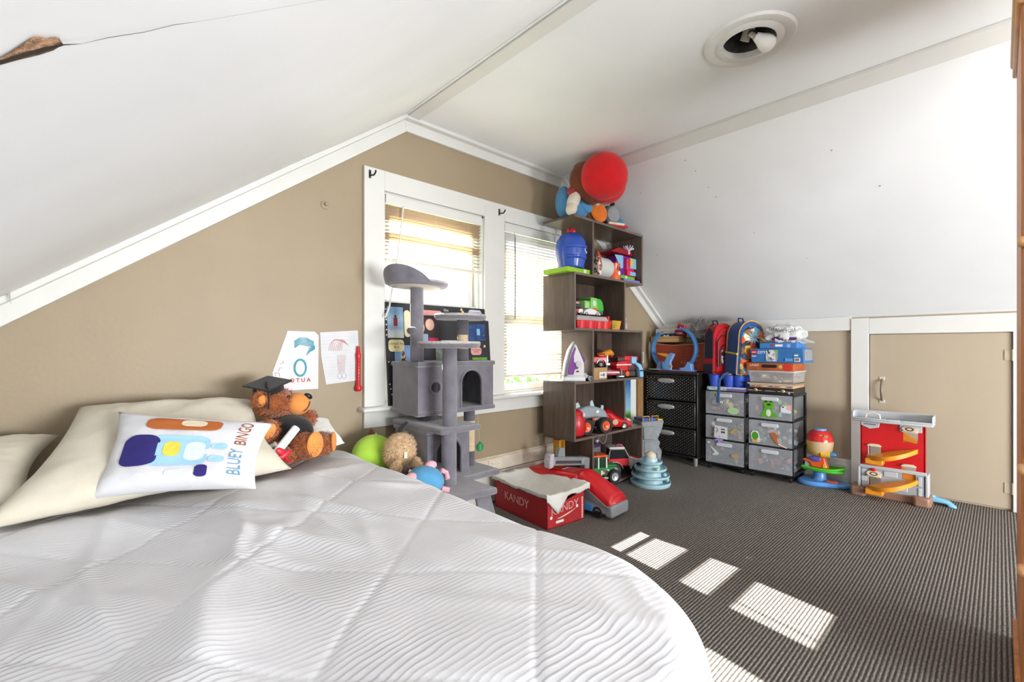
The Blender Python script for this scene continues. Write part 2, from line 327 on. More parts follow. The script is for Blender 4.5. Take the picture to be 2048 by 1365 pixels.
for z in (.955, .14): 
    mm = M(); mm.cyl((K-.02, -.055, z-.035), (K-.02, -.055, z+.035), .006, n=10); mm.box(K-.016, K-.012, -.055, -.02, z-.032, z+.032); mm.to('hinge', d, mt('b4a892', .5, .2))
# ---- windows
GLASS = seethrough('ffffff', .045, .02, 'pane')
cas = M()
cas.box(1.075, W1[0], G-.02, G, .69, 1.95); cas.box(W1[1], W2[0], G-.02, G, .69, 1.95); cas.box(W2[1], 2.875, G-.02, G, .69, 1.95); cas.box(W1[0], W1[1], G-.02, G, WZ1, 1.95); cas.box(W2[0], W2[1], G-.02, G, WZ1, 1.95)
st(cas.to('trim_17', None, TRIM, bev=.002))
st(M().box(1.05, 2.9, 2.213, G+.05, .665, .69).to('trim_18', None, TRIM, bev=.009))
st(M().box(1.075, 2.875, G-.018, G, .578, .665).to('trim_19', None, TRIM, bev=.003))
def window(n, xa, xb):
    o = bpy.data.objects.new('window_%d' % n, None); COL.objects.link(o); st(o); o.location = (xa, G, .69); w = xb-xa; H = WZ1-.69
    mm = M(); mm.box(0, .012, 0, .12, 0, H); mm.box(w-.012, w, 0, .12, 0, H); mm.box(0, w, 0, .12, H-.012, H); mm.box(0, w, .02, .12, -.03, .012)
    mm.box(.012, .026, .03, .045, 0, H); mm.box(w-.026, w-.012, .03, .045, 0, H)
    mm.to('window_frame', o, TRIM, bev=.001)
    for nm, z0, z1, y in (('lower_sash', .012, .575, .05), ('upper_sash', .545, H-.012, .085)):
        mm = M(); mm.box(.014, .06, y, y+.03, z0, z1); mm.box(w-.06, w-.014, y, y+.03, z0, z1); mm.box(.06, w-.06, y, y+.03, z0, z0+.045); mm.box(.06, w-.06, y, y+.03, z1-.032, z1)
        s = mm.to(nm, o, TRIM, bev=.003)
        M().box(.058, w-.058, y+.013, y+.017, z0+.043, z1-.03).to('pane', s, GLASS)
    return o
window(1, *W1); window(2, *W2)
# blinds
SLAT = mt('e9e2d2', .5, var=.02); 
def slatmat(hx, tr):
    m = bpy.data.materials.new('mat_slat'); m.use_nodes = True; nt = m.node_tree; N = nt.nodes; L = nt.links
    b = N['Principled BSDF']; b.inputs['Base Color'].default_value = lin(hx); b.inputs['Roughness'].default_value = .45
    t = N.new('ShaderNodeBsdfTranslucent'); t.inputs[0].default_value = lin(hx); x = N.new('ShaderNodeMixShader'); x.inputs[0].default_value = tr
    L.new(b.outputs[0], x.inputs[1]); L.new(t.outputs[0], x.inputs[2]); L.new(x.outputs[0], N['Material Output'].inputs[0]); return m
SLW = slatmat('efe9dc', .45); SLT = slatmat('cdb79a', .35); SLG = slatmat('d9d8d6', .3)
def blind(label, xa, xb, slats, zrail, wand, rodmat):
    o = thing('venetian_blind', label, 'blind', (xa, G+.012, 0)); w = xb-xa-.028; x0 = .014
    mm = M(); mm.box(x0, x0+w, -.016, .02, WZ1-.055, WZ1-.014); mm.box(x0, x0+w, -.02, -.016, WZ1-.062, WZ1-.012); mm.to('headrail', o, TRIM, bev=.003)
    me = {}
    for z, tilt, mat in slats:
        k = (round(tilt), mat.name)
        if k not in me:
            mm = M(); c = []
            for i in range(5):
                a = (i-2)/2*.0125; s = -.0018*(1-(abs(i-2)/2)**2); t = radians(tilt)
                c.append((a*cos(t)-s*sin(t)*-1, a*sin(t)-s*cos(t)))
            mm.add([(x0+.003, y, zz) for y, zz in c]+[(x0+w-.003, y, zz) for y, zz in c], [(i, i+1, i+6, i+5) for i in range(4)])
            sl_ = mm.to('slat', o, mat, sol=.0006); me[k] = sl_; sl_.location.z = z
        else:
            q = me[k].copy(); COL.objects.link(q); q.location.z = z
    M().box(x0+.002, x0+w-.002, -.013, .013, zrail-.008, zrail+.008).to('bottom_rail', o, mt('d3c8b8', .5), bev=.005)
    for f in (.12, .5, .86): M().tube([(x0+w*f, 0.0, zrail), (x0+w*f, 0.0, WZ1-.05)], .0009, 5).to('cord', o, mt('e8e4da', .8))
    M().tube(wand, .0045, 6).to('tilt_wand', o, rodmat)
    M().tube([(wand[0][0], -.012, WZ1-.05), wand[0]], .002, 5).to('wand_hook', o, mt('888888', .4, .6))
    return o
sa = []; z = 1.772; i = 0
while z > 1.495:
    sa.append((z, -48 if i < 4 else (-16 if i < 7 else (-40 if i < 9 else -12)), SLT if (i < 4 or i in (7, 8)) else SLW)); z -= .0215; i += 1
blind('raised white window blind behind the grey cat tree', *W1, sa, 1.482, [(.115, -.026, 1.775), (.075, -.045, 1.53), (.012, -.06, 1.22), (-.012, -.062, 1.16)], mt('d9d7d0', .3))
sb = []; z = 1.772; i = 0
while z > .825:
    closed = z > 1.45 or 1.165 < z < 1.23 or .96 < z < 1.06
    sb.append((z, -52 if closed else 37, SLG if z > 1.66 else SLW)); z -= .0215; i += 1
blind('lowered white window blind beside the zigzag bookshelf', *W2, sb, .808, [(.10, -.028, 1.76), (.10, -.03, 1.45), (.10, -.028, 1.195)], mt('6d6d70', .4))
# foliage seen low through the right window, and the bank it grows on
LEAF = mt('5f9a2c', .6, var=.35, vs=8)
mm = M()
for k in range(2600):
    a = random.random(); x = 2.2+5.2*random.random(); y = 4.4+1.6*random.random(); z = -1.5+2.02*random.random()**.6+.08*sin(x*4)
    r = .05+.05*random.random(); q = Vector((random.gauss(0, 1), random.gauss(0, 1), random.gauss(0, 1))).normalized(); p = q.orthogonal().normalized()*r; s = q.cross(p)*.5
    c = Vector((x, y, z)); mm.add([c-p, c+s, c+p, c-s], [(0, 1, 2, 3)])
sh = mm.to('hedge', None, LEAF); tag(sh, 'green leafy hedge outside, low behind the right window', 'hedge'); sh['kind'] = 'stuff'
st(M().box(-8, 14, 2.6, 22, -3.2, -1.6).to('ground_outside', None, mt('7d8a5a', .9, var=.2)))
# curtain rod brackets, wall hook, outlet
BLK = mt('1d1b1a', .4, .3)
def bracket(label, x, z):
    o = thing('curtain_bracket', label, 'bracket', (x, G-.02, z)); 
    M().box(-.006, .006, -.004, 0, -.022, .022).to('plate', o, BLK, bev=.002)
    M().tube([(0, -.003, -.008), (.006, -.035, -.012), (.008, -.05, 0), (.008, -.05, .008)], .0045, 8).to('arm', o, BLK)
    for z_ in (.016, -.016): M().ell((0, -.004, z_), (.004, .002, .004), n=8, k=6).to('screw', o, mt('6a6a6a', .3, .8))
bracket('small black curtain bracket at the left end of the window header', 1.105, 1.91)
bracket('small black curtain bracket between the two windows', 2.01, 1.893)
o = thing('wall_hook', 'tan painted round bump on the wall left of the window', 'hook', (.88, G, 1.705))
M().lathe([(.022, 0), (.021, .004), (.012, .007), (0, .008)], 20, ax='y').to('base', o, TAN); M().lathe([(.007, .007), (.008, .018), (.006, .022), (0, .023)], 12, ax='y').to('peg', o, TAN)
o = thing('wall_outlet', 'tan double wall outlet set sideways in the baseboard', 'outlet', (1.975, G-.018, .24), 0)
M().box(-.058, .058, -.005, 0, -.036, .036).to('cover_plate', o, mt('d8cdbb', .4), bev=.003)
for sx in (-.022, .022):
    q = M().box(sx-.017, sx+.017, -.008, -.004, -.015, .015).to('socket', o, mt('e0d8ca', .4), bev=.003)
    mm = M(); mm.box(sx-.009, sx-.001, -.009, -.0078, .005, .0075); mm.box(sx-.009, sx-.001, -.009, -.0078, -.0075, -.005); mm.lathe([(.0028, 0), (.0028, .001)], 8, c=(sx+.008, -.008, 0), ax='y'); mm.to('slot', q, mt('2a211b', .8))
# recessed ceiling light
o = thing('ceiling_light', 'round white recessed ceiling light with a bare bulb hanging out', 'light', (CL[0], CL[1], CZ))
M().lathe([(.098, .012), (.102, -.012), (.118, -.012), (.13, -.005), (.15, -.011), (.168, -.009), (.176, 0), (.172, .001)], 48, cap=False).to('trim_ring', o, mt('d7d7d4', .35, var=.02))
M().lathe([(.0, .14), (.10, .135), (.101, .0)], 32, cap=False).to('can', o, mt('7b7a76', .35, .75, var=.2, bump=.3, bs=30))
m = M(); m.at((-.03, -.01, .02), (0, 115, -35)); m.lathe([(0, .0), (.008, .001), (.013, .006), (.0135, .03), (.014, .034)], 16); sc_ = m.to('bulb_screw', o, mt('b9b7b0', .25, .9))
m = M(); m.at((-.03, -.01, .02), (0, 115, -35)); m.lathe([(.0145, .033), (.017, .04), (.022, .055), (.031, .075), (.034, .092), (.031, .108), (.02, .119), (0, .124)], 24); m.to('bulb', o, mt('f2f2ef', .35, var=.01))
m = M(); m.at((-.03, -.01, .02), (0, 115, -35)); 
for k in range(4): m.lathe([(.0136, .007+k*.006), (.0152, .0095+k*.006), (.0136, .012+k*.006)], 16)
m.to('thread', sc_, mt('a9a7a0', .25, .9))
m = M(); m.at((.035, .03, .03), (20, -25, 30)); m.cyl((0, 0, 0), (0, 0, .07), .019, .022); m.to('socket', o, mt('cfc9b8', .5))
M().tube([(.03, .03, .09), (.0, .04, .07), (-.04, .02, .05), (-.055, -.01, .03), (-.045, -.02, .015)], .002, 6).to('wire', o, mt('333333', .5))
m = M()
for k in range(10):
    a = random.random()*6.28; m.at((.045*cos(a)-.0, .04*sin(a)+.02, .10+.02*random.random()), (random.random()*90, random.random()*90, random.random()*180)); m.grid(lambda u, v: ((u-.5)*.06, (v-.5)*.05, .012*nz(u*4+k, v*4)), 4, 4)
m.to('foil', o, mt('a8a7a3', .3, .8))
# wooden wardrobe at the right edge of the view
OAK = mt('c07a45', .4, var=.13, vs=6, stretch=(9, 9, .7), bump=.08, bs=30)
OAK2 = mt('d4a06a', .4, var=.08, vs=6, stretch=(2, .6, 9))
o = thing('wardrobe', 'tall orange-brown oak wardrobe cut off at the right edge', 'wardrobe', (1.84, -.33, 0))
M().box(.02, .5, -.29, .29, .06, 2.0).to('body', o, OAK, bev=.003)
mm = M(); mm.box(.0, .52, -.30, .30, 1.93, 1.965); mm.box(-.015, .52, -.30, .305, 1.965, 2.01); mm.to('cornice', o, OAK2, bev=.008)
M().box(.0, .5, -.3, .3, 0, .07).to('plinth', o, OAK, bev=.004)
for z0, z1 in ((1.30, 1.92), (.70, 1.27)):
    for sy in (1, -1):
        q = M().box(-.001, .02, min(sy*.003, sy*.287), max(sy*.003, sy*.287), z0, z1).to('door', o, OAK, bev=.004)
        mm = M(); ya, yb = sorted((sy*.06, sy*.225)); mm.frus((ya, yb, z0+.06, z1-.06), 0, (ya+.02, yb-.02, z0+.08, z1-.08), .012); mm.v = [Vector((-p.z-.001, p.x, p.y)) for p in mm.v]; mm.to('raised_panel', q, OAK, bev=.003)
        M().ell((-.018, sy*.03, (z0+z1)/2), (.014, .012, .012), n=12, k=8).to('knob', q, mt('b98b4d', .3, .7))
for z in (1.285, .672, .40): M().box(-.012, .03, -.298, .298, z-.014, z+.014).to('rail', o, OAK2, bev=.009)
for z0, z1 in ((.43, .65), (.10, .38)):
    q = M().box(-.004, .02, -.28, .28, z0, z1).to('drawer', o, OAK, bev=.006)
    for y in (-.15, .15): M().ell((-.018, y, (z0+z1)/2), (.014, .014, .014), n=12, k=8).to('knob', q, mt('b98b4d', .3, .7))
# ================================================================= bed
o = thing('bed', 'low bed under the left slope with its mattress hidden by a white duvet', 'bed', (.02, 1.24, 0))
m = M(); m.box(-.85, .85, -.86, .94, .10, .16); fr = m.to('frame', o, mt('5b4636', .6), bev=.004)
for x in (-.8, .8):
    for y in (-.82, .9): M().box(x-.03, x+.03, y-.03, y+.03, 0, .1).to('leg', o, mt('4a382b', .6), bev=.004)
M().box(-.86, .86, -.87, .96, .16, .42).to('mattress', o, cloth('dcdad6'), bev=.05)
def stripes():
    m = bpy.data.materials.new('mat_duvet'); m.use_nodes = True; nt = m.node_tree; N = nt.nodes; L = nt.links; b = N['Principled BSDF']; b.inputs['Roughness'].default_value = .9; b.inputs['Sheen Weight'].default_value = .1
    uv = N.new('ShaderNodeUVMap'); sp = N.new('ShaderNodeSeparateXYZ'); L.new(uv.outputs[0], sp.inputs[0])
    n0 = N.new('ShaderNodeTexNoise'); n0.inputs['Scale'].default_value = 5; n0.inputs['Detail'].default_value = 2; L.new(uv.outputs[0], n0.inputs['Vector'])
    ma = N.new('ShaderNodeMath'); ma.operation = 'MULTIPLY_ADD'; ma.inputs[1].default_value = .06; L.new(n0.outputs['Fac'], ma.inputs[0]); L.new(sp.outputs[1], ma.inputs[2])
    ms = N.new('ShaderNodeMath'); ms.operation = 'MULTIPLY'; ms.inputs[1].default_value = 2*pi/.0138; L.new(ma.outputs[0], ms.inputs[0])
    si = N.new('ShaderNodeMath'); si.operation = 'SINE'; L.new(ms.outputs[0], si.inputs[0])
    r = N.new('ShaderNodeValToRGB'); e = r.color_ramp.elements; e[0].position = .68; e[0].color = lin('e0e0e3'); e[1].position = .95; e[1].color = lin('b3b3ba'); 
    mr = N.new('ShaderNodeMapRange'); mr.inputs['From Min'].default_value = -1; L.new(si.outputs[0], mr.inputs['Value']); L.new(mr.outputs[0], r.inputs[0])
    n1 = N.new('ShaderNodeTexNoise'); n1.inputs['Scale'].default_value = 3.5; n1.inputs['Detail'].default_value = 3; L.new(uv.outputs[0], n1.inputs['Vector'])
    r1 = N.new('ShaderNodeValToRGB'); r1.color_ramp.elements[0].position = .35; r1.color_ramp.elements[1].position = .62; L.new(n1.outputs['Fac'], r1.inputs[0])
    x = N.new('ShaderNodeMix'); x.data_type = 'RGBA'; L.new(r1.outputs[0], x.inputs[0]); x.inputs[6].default_value = lin('dedee2'); L.new(r.outputs[0], x.inputs[7]); L.new(x.outputs[2], b.inputs['Base Color'])
    bp = N.new('ShaderNodeBump'); bp.inputs['Strength'].default_value = .09; bp.inputs['Distance'].default_value = .003; L.new(mr.outputs[0], bp.inputs['Height']); L.new(bp.outputs[0], b.inputs['Normal'])
    return m
AX, BY, RC = .90, .36, .30
def rumple(a, b):
    h = .014*nz(a*2.3, b*2.3, 1)+.010*nz(a*5, b*5, 7)
    # folds running out from the pillows
    t = nz(a*1.2+4, b*1.2, 2); f = sin((a*5.2+b*2.6+1.5*t)*2.2)
    h += .010*max(0, f)**2*max(0, nz(a*1.6, b*1.6, 5)+.35)
    r = nz(a*9+2*nz(a*3, b*3), b*6, 3); h += .006*(1-abs(r)*2)*max(0, nz(a*2, b*2, 9)+.1)
    # quilting seams on both diagonals
    for s_ in ((a+b*.94)/.46, (a*.95-b)/.46):
        q = abs(s_-round(s_)); h -= .0035*math.exp(-(q/.018)**2); h += .002*(1-(1-2*q)**2)
    # sharp creases, stronger towards the pillows
    g = max(0, min(1, (b-.5)/.9))
    for (k1, k2, ph, am) in ((7.0, 2.2, .3, .012), (4.2, -3.1, 2.1, .010), (9.5, 4.4, 4.0, .008)):
        w_ = a*k1+b*k2+1.6*nz(a*1.9+ph, b*1.9, ph)+ph; c_ = abs(sin(w_))
        h += am*math.exp(-(c_/.28)**2)*max(0, nz(a*2.1+ph, b*2.1, ph+3)+.12)*(.5+g)*1.6
    # long ridges pulled out from under the pillows towards the foot
    for (k1, k2, ph, am) in ((13, -3.5, .7, .016), (21, -6.5, 2.9, .013), (9.5, 1.5, 5.1, .012), (27, 3.0, 1.3, .010), (18, 12.0, 4.3, .010)):
        w_ = a*k1+b*k2+2.2*nz(a*1.3+ph, b*1.3, ph)+ph; c_ = abs(sin(w_*.5))
        h += am*math.exp(-(c_/.2)**2)*max(0, nz(a*1.8+ph*2, b*1.5, ph)+.22)*max(0, 1-abs(b-1.3)/.75)*max(0, min(1, (.75-a)/.3))*1.5
    return h
NU, NV = 300, 300
A0, A1, B0, B1 = -.86, 1.24, -.06, 2.2
vs, fs, uvs = [], [], []
for j in range(NV+1):
    for i in range(NU+1):
        a = A0+(A1-A0)*i/NU; b = B0+(B1-B0)*j/NV
        qx, qy = a-(AX-RC), (BY+RC)-b
        if qx > 0 and qy > 0: o_ = math.hypot(qx, qy)-RC; n_ = Vector((qx, -qy)).normalized()
        else:
            o_ = max(a-AX, BY-b); n_ = Vector((1, 0)) if a-AX > BY-b else Vector((0, -1))
        r = .075; x, y, z = a, b, .50
        if o_ > 0:
            ex = Vector((a, b))-n_*o_
            if o_ < r*pi/2: off = r*sin(o_/r); dz = r*(1-cos(o_/r))
            else: off = r+.06*(o_-r*pi/2); dz = r+(o_-r*pi/2)
            w = max(0, min(1, (o_-.08)/.2)); off += w*.022*sin((a*n_.y*-1+b*n_.x)*26+2*nz(a*3, b*3))
            x, y = ex.x+n_.x*off, ex.y+n_.y*off; z = .50-dz
        hh = rumple(a, b)*(1 if o_ < 0 else max(.0, 1-o_*5))
        hh += .02*math.exp(-((b-1.75)/.18)**2)*(1 if a < .5 else max(0, 1-(a-.5)*4))
        lift = .0
        vs.append((x, y, min(z+hh, .6))); uvs.append((a, b))
w = NU+1
fs = [(j*w+i, j*w+i+1, (j+1)*w+i+1, (j+1)*w+i) for j in range(NV) for i in range(NU)]
me = bpy.data.meshes.new('duvet'); me.from_pydata(vs, [], fs); ul = me.uv_layers.new(name='UVMap')
for l in me.loops: ul.data[l.index].uv = uvs[l.vertex_index]
me.materials.append(stripes()); me.polygons.foreach_set('use_smooth', [True]*len(fs)); me.update()
du = bpy.data.objects.new('duvet', me); COL.objects.link(du); q = du.modifiers.new('s', 'SOLIDIFY'); q.thickness = .03; q.offset = -1
tag(du, 'white quilted duvet with thin grey stripes covering the bed', 'duvet')
# pillows from four corners
def pillow(name, label, cat, P, puff, mat, seed=0, n=34, sag=.0, parent=None, wr=.006, group=None):
    P = [Vector(p) for p in P]; nrm = ((P[1]-P[0]).cross(P[3]-P[0])).normalized()
    def base(u, v):
        # pinched sides between the corner tips
        uu = .5+(u-.5)*(1-.10*(1-(2*v-1)**2)*abs(2*u-1)); vv = .5+(v-.5)*(1-.10*(1-(2*u-1)**2)*abs(2*v-1))
        return P[0]*(1-uu)*(1-vv)+P[1]*uu*(1-vv)+P[2]*uu*vv+P[3]*(1-uu)*vv
    def H(u, v):
        e = (max(0, 1-(2*u-1)**4)*max(0, 1-(2*v-1)**4))**.55
        return puff*e+wr*e**.5*(nz(u*5+seed, v*5)+.6*abs(nz(u*11+seed, v*9, 4)))
    mm = M()
    mm.grid(lambda u, v: base(u, v)+nrm*H(u, v), n, n); mm.grid(lambda u, v: base(1-u, v)-nrm*H(1-u, v)*.8, n, n)
    ob = mm.to(name, parent, mat, ang=180, weld=True)
    if label: tag(ob, label, cat, group)
    return ob, base, H, nrm
CREAM = cloth('cfc8b7', .15, 220, .02)
pillow('pillow', 'large cream pillow leaning on the wall behind the printed cushion', 'pillow', [(-.20, 1.70, .55), (.56, 1.76, .56), (.53, 2.17, .78), (.0, 2.20, .795)], .068, CREAM, 2, wr=.012)
pillow('pillow', 'cream pillow lying flat at the far left end of the bed', 'pillow', [(-.74, 1.74, .60), (-.10, 1.80, .58), (-.05, 2.21, .70), (-.74, 2.21, .69)], .055, CREAM, 5, wr=.012)
pillow('pillow', 'white pillow corner showing behind the brown teddy bear', 'pillow', [(.48, 1.92, .60), (.86, 2.0, .575), (.88, 2.22, .65), (.5, 2.22, .66)], .05, cloth('e4e3de', .15, 220, .02), 8)
PR = [(.015, 1.745, .575), (.385, 1.53, .575), (.475, 1.68, .745), (.09, 1.93, .795)]
cu, cb, cH, cn = pillow('cushion', 'white printed cushion with blue, navy and orange shapes and lettering', 'cushion', PR, .05, blotch('cushion_cloth', ['d9d9dd', 'd6d6da', 'dadade', 'd4d4d9'], 30, .9), 11)
def onp(u, v, e=.0025): return cb(u, v)+cn*(cH(u, v)+e)
def decal(name, poly, mat, e=.0025, n=10):
    """flat print laid on the cushion: fan of rings so it follows the bulge"""
    cx = sum(p[0] for p in poly)/len(poly); cy = sum(p[1] for p in poly)/len(poly); k = len(poly); mm = M(); vs = [onp(cx, cy, e)]
    for r in range(1, n+1): vs += [onp(cx+(p[0]-cx)*r/n, cy+(p[1]-cy)*r/n, e) for p in poly]
    fs = [(0, 1+i, 1+(i+1) % k) for i in range(k)]+[(1+(r-1)*k+i, 1+r*k+i, 1+r*k+(i+1) % k, 1+(r-1)*k+(i+1) % k) for r in range(1, n) for i in range(k)]
    mm.add(vs, fs); return mm.to(name, cu, mat, ang=180)
def rr(x0, x1, y0, y1, r, n=5, rot=0):
    p = []; cx, cy = (x0+x1)/2, (y0+y1)/2
    for (x, y, a) in ((x1-r, y1-r, 0), (x0+r, y1-r, 90), (x0+r, y0+r, 180), (x1-r, y0+r, 270)):
        for i in range(n+1):
            t = radians(a+90*i/n); p.append((x+r*cos(t), y+r*sin(t)))
    if rot: p = [(cx+(x-cx)*cos(rot)-(y-cy)*sin(rot), cy+(x-cx)*sin(rot)+(y-cy)*cos(rot)) for x, y in p]
    return p
LB, NV_, YE, OR, WH = [mt(h, .9, var=.02) for h in ('9fcbe3', '2b2470', 'dccd4b', 'b8652f', 'd9ecee')]
decal('print_patch', rr(.30, .68, .24, .62, .07), LB); decal('print_patch', rr(.13, .37, .24, .62, .09), NV_, .003); decal('print_patch', rr(.69, .80, .28, .36, .03), LB); decal('print_patch', rr(.69, .80, .46, .54, .03), LB)
decal('print_patch', rr(.40, .50, .36, .54, .048), YE, .0036); decal('print_patch', rr(.53, .66, .30, .54, .06), WH, .0036); decal('print_patch', rr(.62, .70, .09, .24, .035), NV_, .003)
decal('print_patch', rr(.24, .72, .70, .90, .07), OR); decal('print_patch', rr(.46, .62, .76, .88, .05), mt('e3d6bd', .9), .0036); decal('print_patch', rr(.44, .56, .12, .19, .03, rot=.3), WH)
def plet(s, size, mat, u0, v0, rot):
    t = text(s, size, mat, None, (0, 0, 0), (0, 0, 0)); 
    for v in t.data.vertices:
        x, y = v.co.x, v.co.y; X = x*cos(rot)-y*sin(rot); Y = x*sin(rot)+y*cos(rot); v.co = onp(u0+X, v0+Y, .003)
    t.parent = cu; t.location = (0, 0, 0); t.rotation_euler = (0, 0, 0)
plet('BLUEY', .125, mt('8fbfd6', .9), .875, .30, pi/2); plet('BINGO', .115, mt('b56b3c', .9), .885, .715, pi/2)
# ================================================================= teddy bear with mortarboard
FUR = fuzzy('8f4a1c'); PAD = cloth('d68a45'); BK = cloth('17171a', .1)
def furcoat(parent, name, ells, n, ln, mats, seed=1):
    """short strands grown from a list of ellipsoids (c, r, rot)"""
    from mathutils import Euler
    rg = random.Random(seed); mm = M(); tot = sum(e[1][0]*e[1][1]+e[1][1]*e[1][2]+e[1][0]*e[1][2] for e in ells)
    for c, r, *rt in ells:
        R = Euler([radians(a) for a in (rt[0] if rt else (0, 0, 0))]).to_matrix()
        for _ in range(int(n*(r[0]*r[1]+r[1]*r[2]+r[0]*r[2])/tot)):
            d_ = Vector((rg.gauss(0, 1), rg.gauss(0, 1), rg.gauss(0, 1))).normalized(); p = Vector(c)+R @ Vector((d_.x*r[0], d_.y*r[1], d_.z*r[2]))
            nn = (R @ Vector((d_.x/r[0], d_.y/r[1], d_.z/r[2]))).normalized(); t = (nn+Vector((rg.gauss(0, .45), rg.gauss(0, .45), rg.gauss(-.25, .45)))).normalized()
            s_ = nn.orthogonal().normalized()*.0016; L_ = ln*(.6+.7*rg.random()); mm.add([p-s_-nn*.002, p+s_-nn*.002, p+t*L_], [(0, 1, 2)], rg.randrange(len(mats)))
    q = mm.to(name, parent, mats); q['kind'] = 'stuff'; return q
FM = [mt(h, 1, var=.1) for h in ('9a5220', '84431a', 'b06428')]
o = thing('teddy_bear', 'brown teddy bear in a black graduation cap holding a white scroll', 'teddy bear', (.635, 1.985, .535), 12); o.scale = (1.13, 1.1, 1.12)
B = [((0, .03, .075), (.085, .075, .085), (0, 0, 0))]
m = M(); m.ell(*B[0][:2]); m.to('body', o, FUR)
hd_ = ((-.035, .06, .215), (.068, .06, .058), (0, 12, 0)); m = M(); m.ell(hd_[0], hd_[1], rot=hd_[2]); hd = m.to('head', o, FUR)
mz = M().ell((.032, .025, .205), (.045, .045, .042), rot=(0, 15, 0)).to('muzzle', hd, PAD); M().ell((.062, .005, .232), (.017, .015, .011), rot=(0, 30, 0)).to('nose', mz, mt('1a1412', .3))
M().tube([(.058, -.016, .215), (.052, -.019, .2), (.043, -.019, .187), (.03, -.02, .18)], .0014, 5).to('mouth_stitch', mz, mt('1a1412', .8))
for x, y, z in ((-.10, .03, .235), (-.02, .11, .255)): q = M().ell((x, y, z), (.028, .018, .03)).to('ear', hd, FUR); M().ell((x, y-.012, z-.002), (.016, .01, .018)).to('ear_lining', q, PAD)
M().ell((-.012, .008, .235), (.006, .005, .006), n=10, k=8).to('eye', hd, mt('14100d', .15))
m = M(); m.at((-.055, .065, .262), (8, -14, 20)); m.box(-.06, .06, -.055, .055, .022, .028); m.lathe([(.052, -.012), (.05, .022), (0, .024)], 20); cap = m.to('cap', o, BK, bev=.002)
M().at((-.055, .065, .262), (8, -14, 20)).tube([(0, 0, .03), (-.05, -.045, .031), (-.062, -.056, .0), (-.066, -.056, -.04)], .003, 6).to('tassel', cap, BK)
gn = M(); gn.ell((.0, .028, .105), (.088, .079, .062)); gn.to('gown', o, BK)
arms = [((-.10, -.025, .125), (.033, .03, .052), (35, -10, 0)), ((.075, .05, .13), (.035, .03, .05), (20, 30, 0))]
for c, r, rt in arms: m = M(); m.ell(c, r, rot=rt); m.to('arm', o, FUR)
M().ell((-.108, -.05, .128), (.021, .012, .038), rot=(35, -10, 0)).to('paw_pad', o, PAD)
legs = [((.015, -.05, .06), (.052, .06, .05), (10, 0, 8)), ((.105, .0, .045), (.055, .052, .048), (0, 0, 20)), ((-.06, -.03, .035), (.06, .05, .035), (0, 0, 10))]
for c, r, rt in legs[:2]: m = M(); m.ell(c, r, rot=rt); m.to('leg', o, FUR)
m = M(); m.ell(*legs[2][:2]); m.to('haunch', o, FUR)
M().at((.028, -.098, .068), (0, 0, 12)).ell((0, 0, 0), (.036, .014, .046)).to('foot_sole', o, PAD); M().at((.142, -.035, .052), (0, 0, 50)).ell((0, 0, 0), (.03, .012, .038)).to('foot_sole', o, PAD)
furcoat(o, 'fur', [B[0], hd_]+arms+legs+[((-.10, .03, .235), (.028, .018, .03)), ((-.02, .11, .255), (.028, .018, .03))], 7000, .013, FM)
m = M(); m.tube([(-.125, -.105, .055), (-.035, -.085, .135)], .014, 14); sc = m.to('scroll', o, paper('dfe4ea'))
m = M(); m.tube([(-.108, -.1065, .062), (-.099, -.103, .074)], .0155, 14); m.ell((-.11, -.125, .07), (.02, .006, .011), rot=(0, 40, 0)); m.ell((-.095, -.125, .058), (.022, .006, .01), rot=(0, -30, 0)); m.tube([(-.103, -.122, .065), (-.12, -.126, .045), (-.13, -.12, .032)], .004, 6); m.tube([(-.103, -.122, .065), (-.09, -.126, .04), (-.075, -.12, .03)], .004, 6); m.to('ribbon', sc, mt('c2172b', .4))
# ================================================================= grey cat tree
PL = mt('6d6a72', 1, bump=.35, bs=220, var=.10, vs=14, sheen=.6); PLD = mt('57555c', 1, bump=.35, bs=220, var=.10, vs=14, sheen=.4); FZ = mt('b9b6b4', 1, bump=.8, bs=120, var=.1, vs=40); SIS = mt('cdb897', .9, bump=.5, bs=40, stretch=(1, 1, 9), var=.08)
o = thing('cat_tree', 'grey plush cat tree with round perches and two condo boxes by the window', 'cat tree', (1.40, 1.93, 0))
OX, OY = 1.40, 1.93
def rel(p): return (p[0]-OX, p[1]-OY, p[2])
def lp(pts): return [(x-OX, y-OY) for x, y in pts]
def board(name, poly, z0, z1, mat=PL, bev=.011): return M().prism(lp(poly), 2, z0, z1).to(name, o, mat, bev=bev)
board('base', [(1.16, 1.62), (1.62, 1.62), (1.62, 2.17), (1.16, 2.17)], 0, .03)
board('platform', [(1.02, 1.62), (1.40, 1.58), (1.40, 1.82), (1.63, 1.82), (1.63, 2.16), (1.02, 2.2)], .325, .358)
M().add([rel(p) for p in ((1.30, 1.615, .32), (1.385, 1.615, .32), (1.47, 1.60, .035), (1.36, 1.60, .035), (1.30, 1.63, .32), (1.385, 1.63, .32), (1.47, 1.63, .035), (1.36, 1.63, .035))], [(0,1,2,3),(7,6,5,4),(0,4,5,1),(1,5,6,2),(2,6,7,3),(3,7,4,0)]).to('ramp', o, PL, bev=.006)
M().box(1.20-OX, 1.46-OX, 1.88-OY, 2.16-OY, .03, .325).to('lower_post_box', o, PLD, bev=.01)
board('shelf', [(1.19, 1.735), (1.43, 1.735), (1.45, 2.19), (1.19, 2.19)], .60, .628)
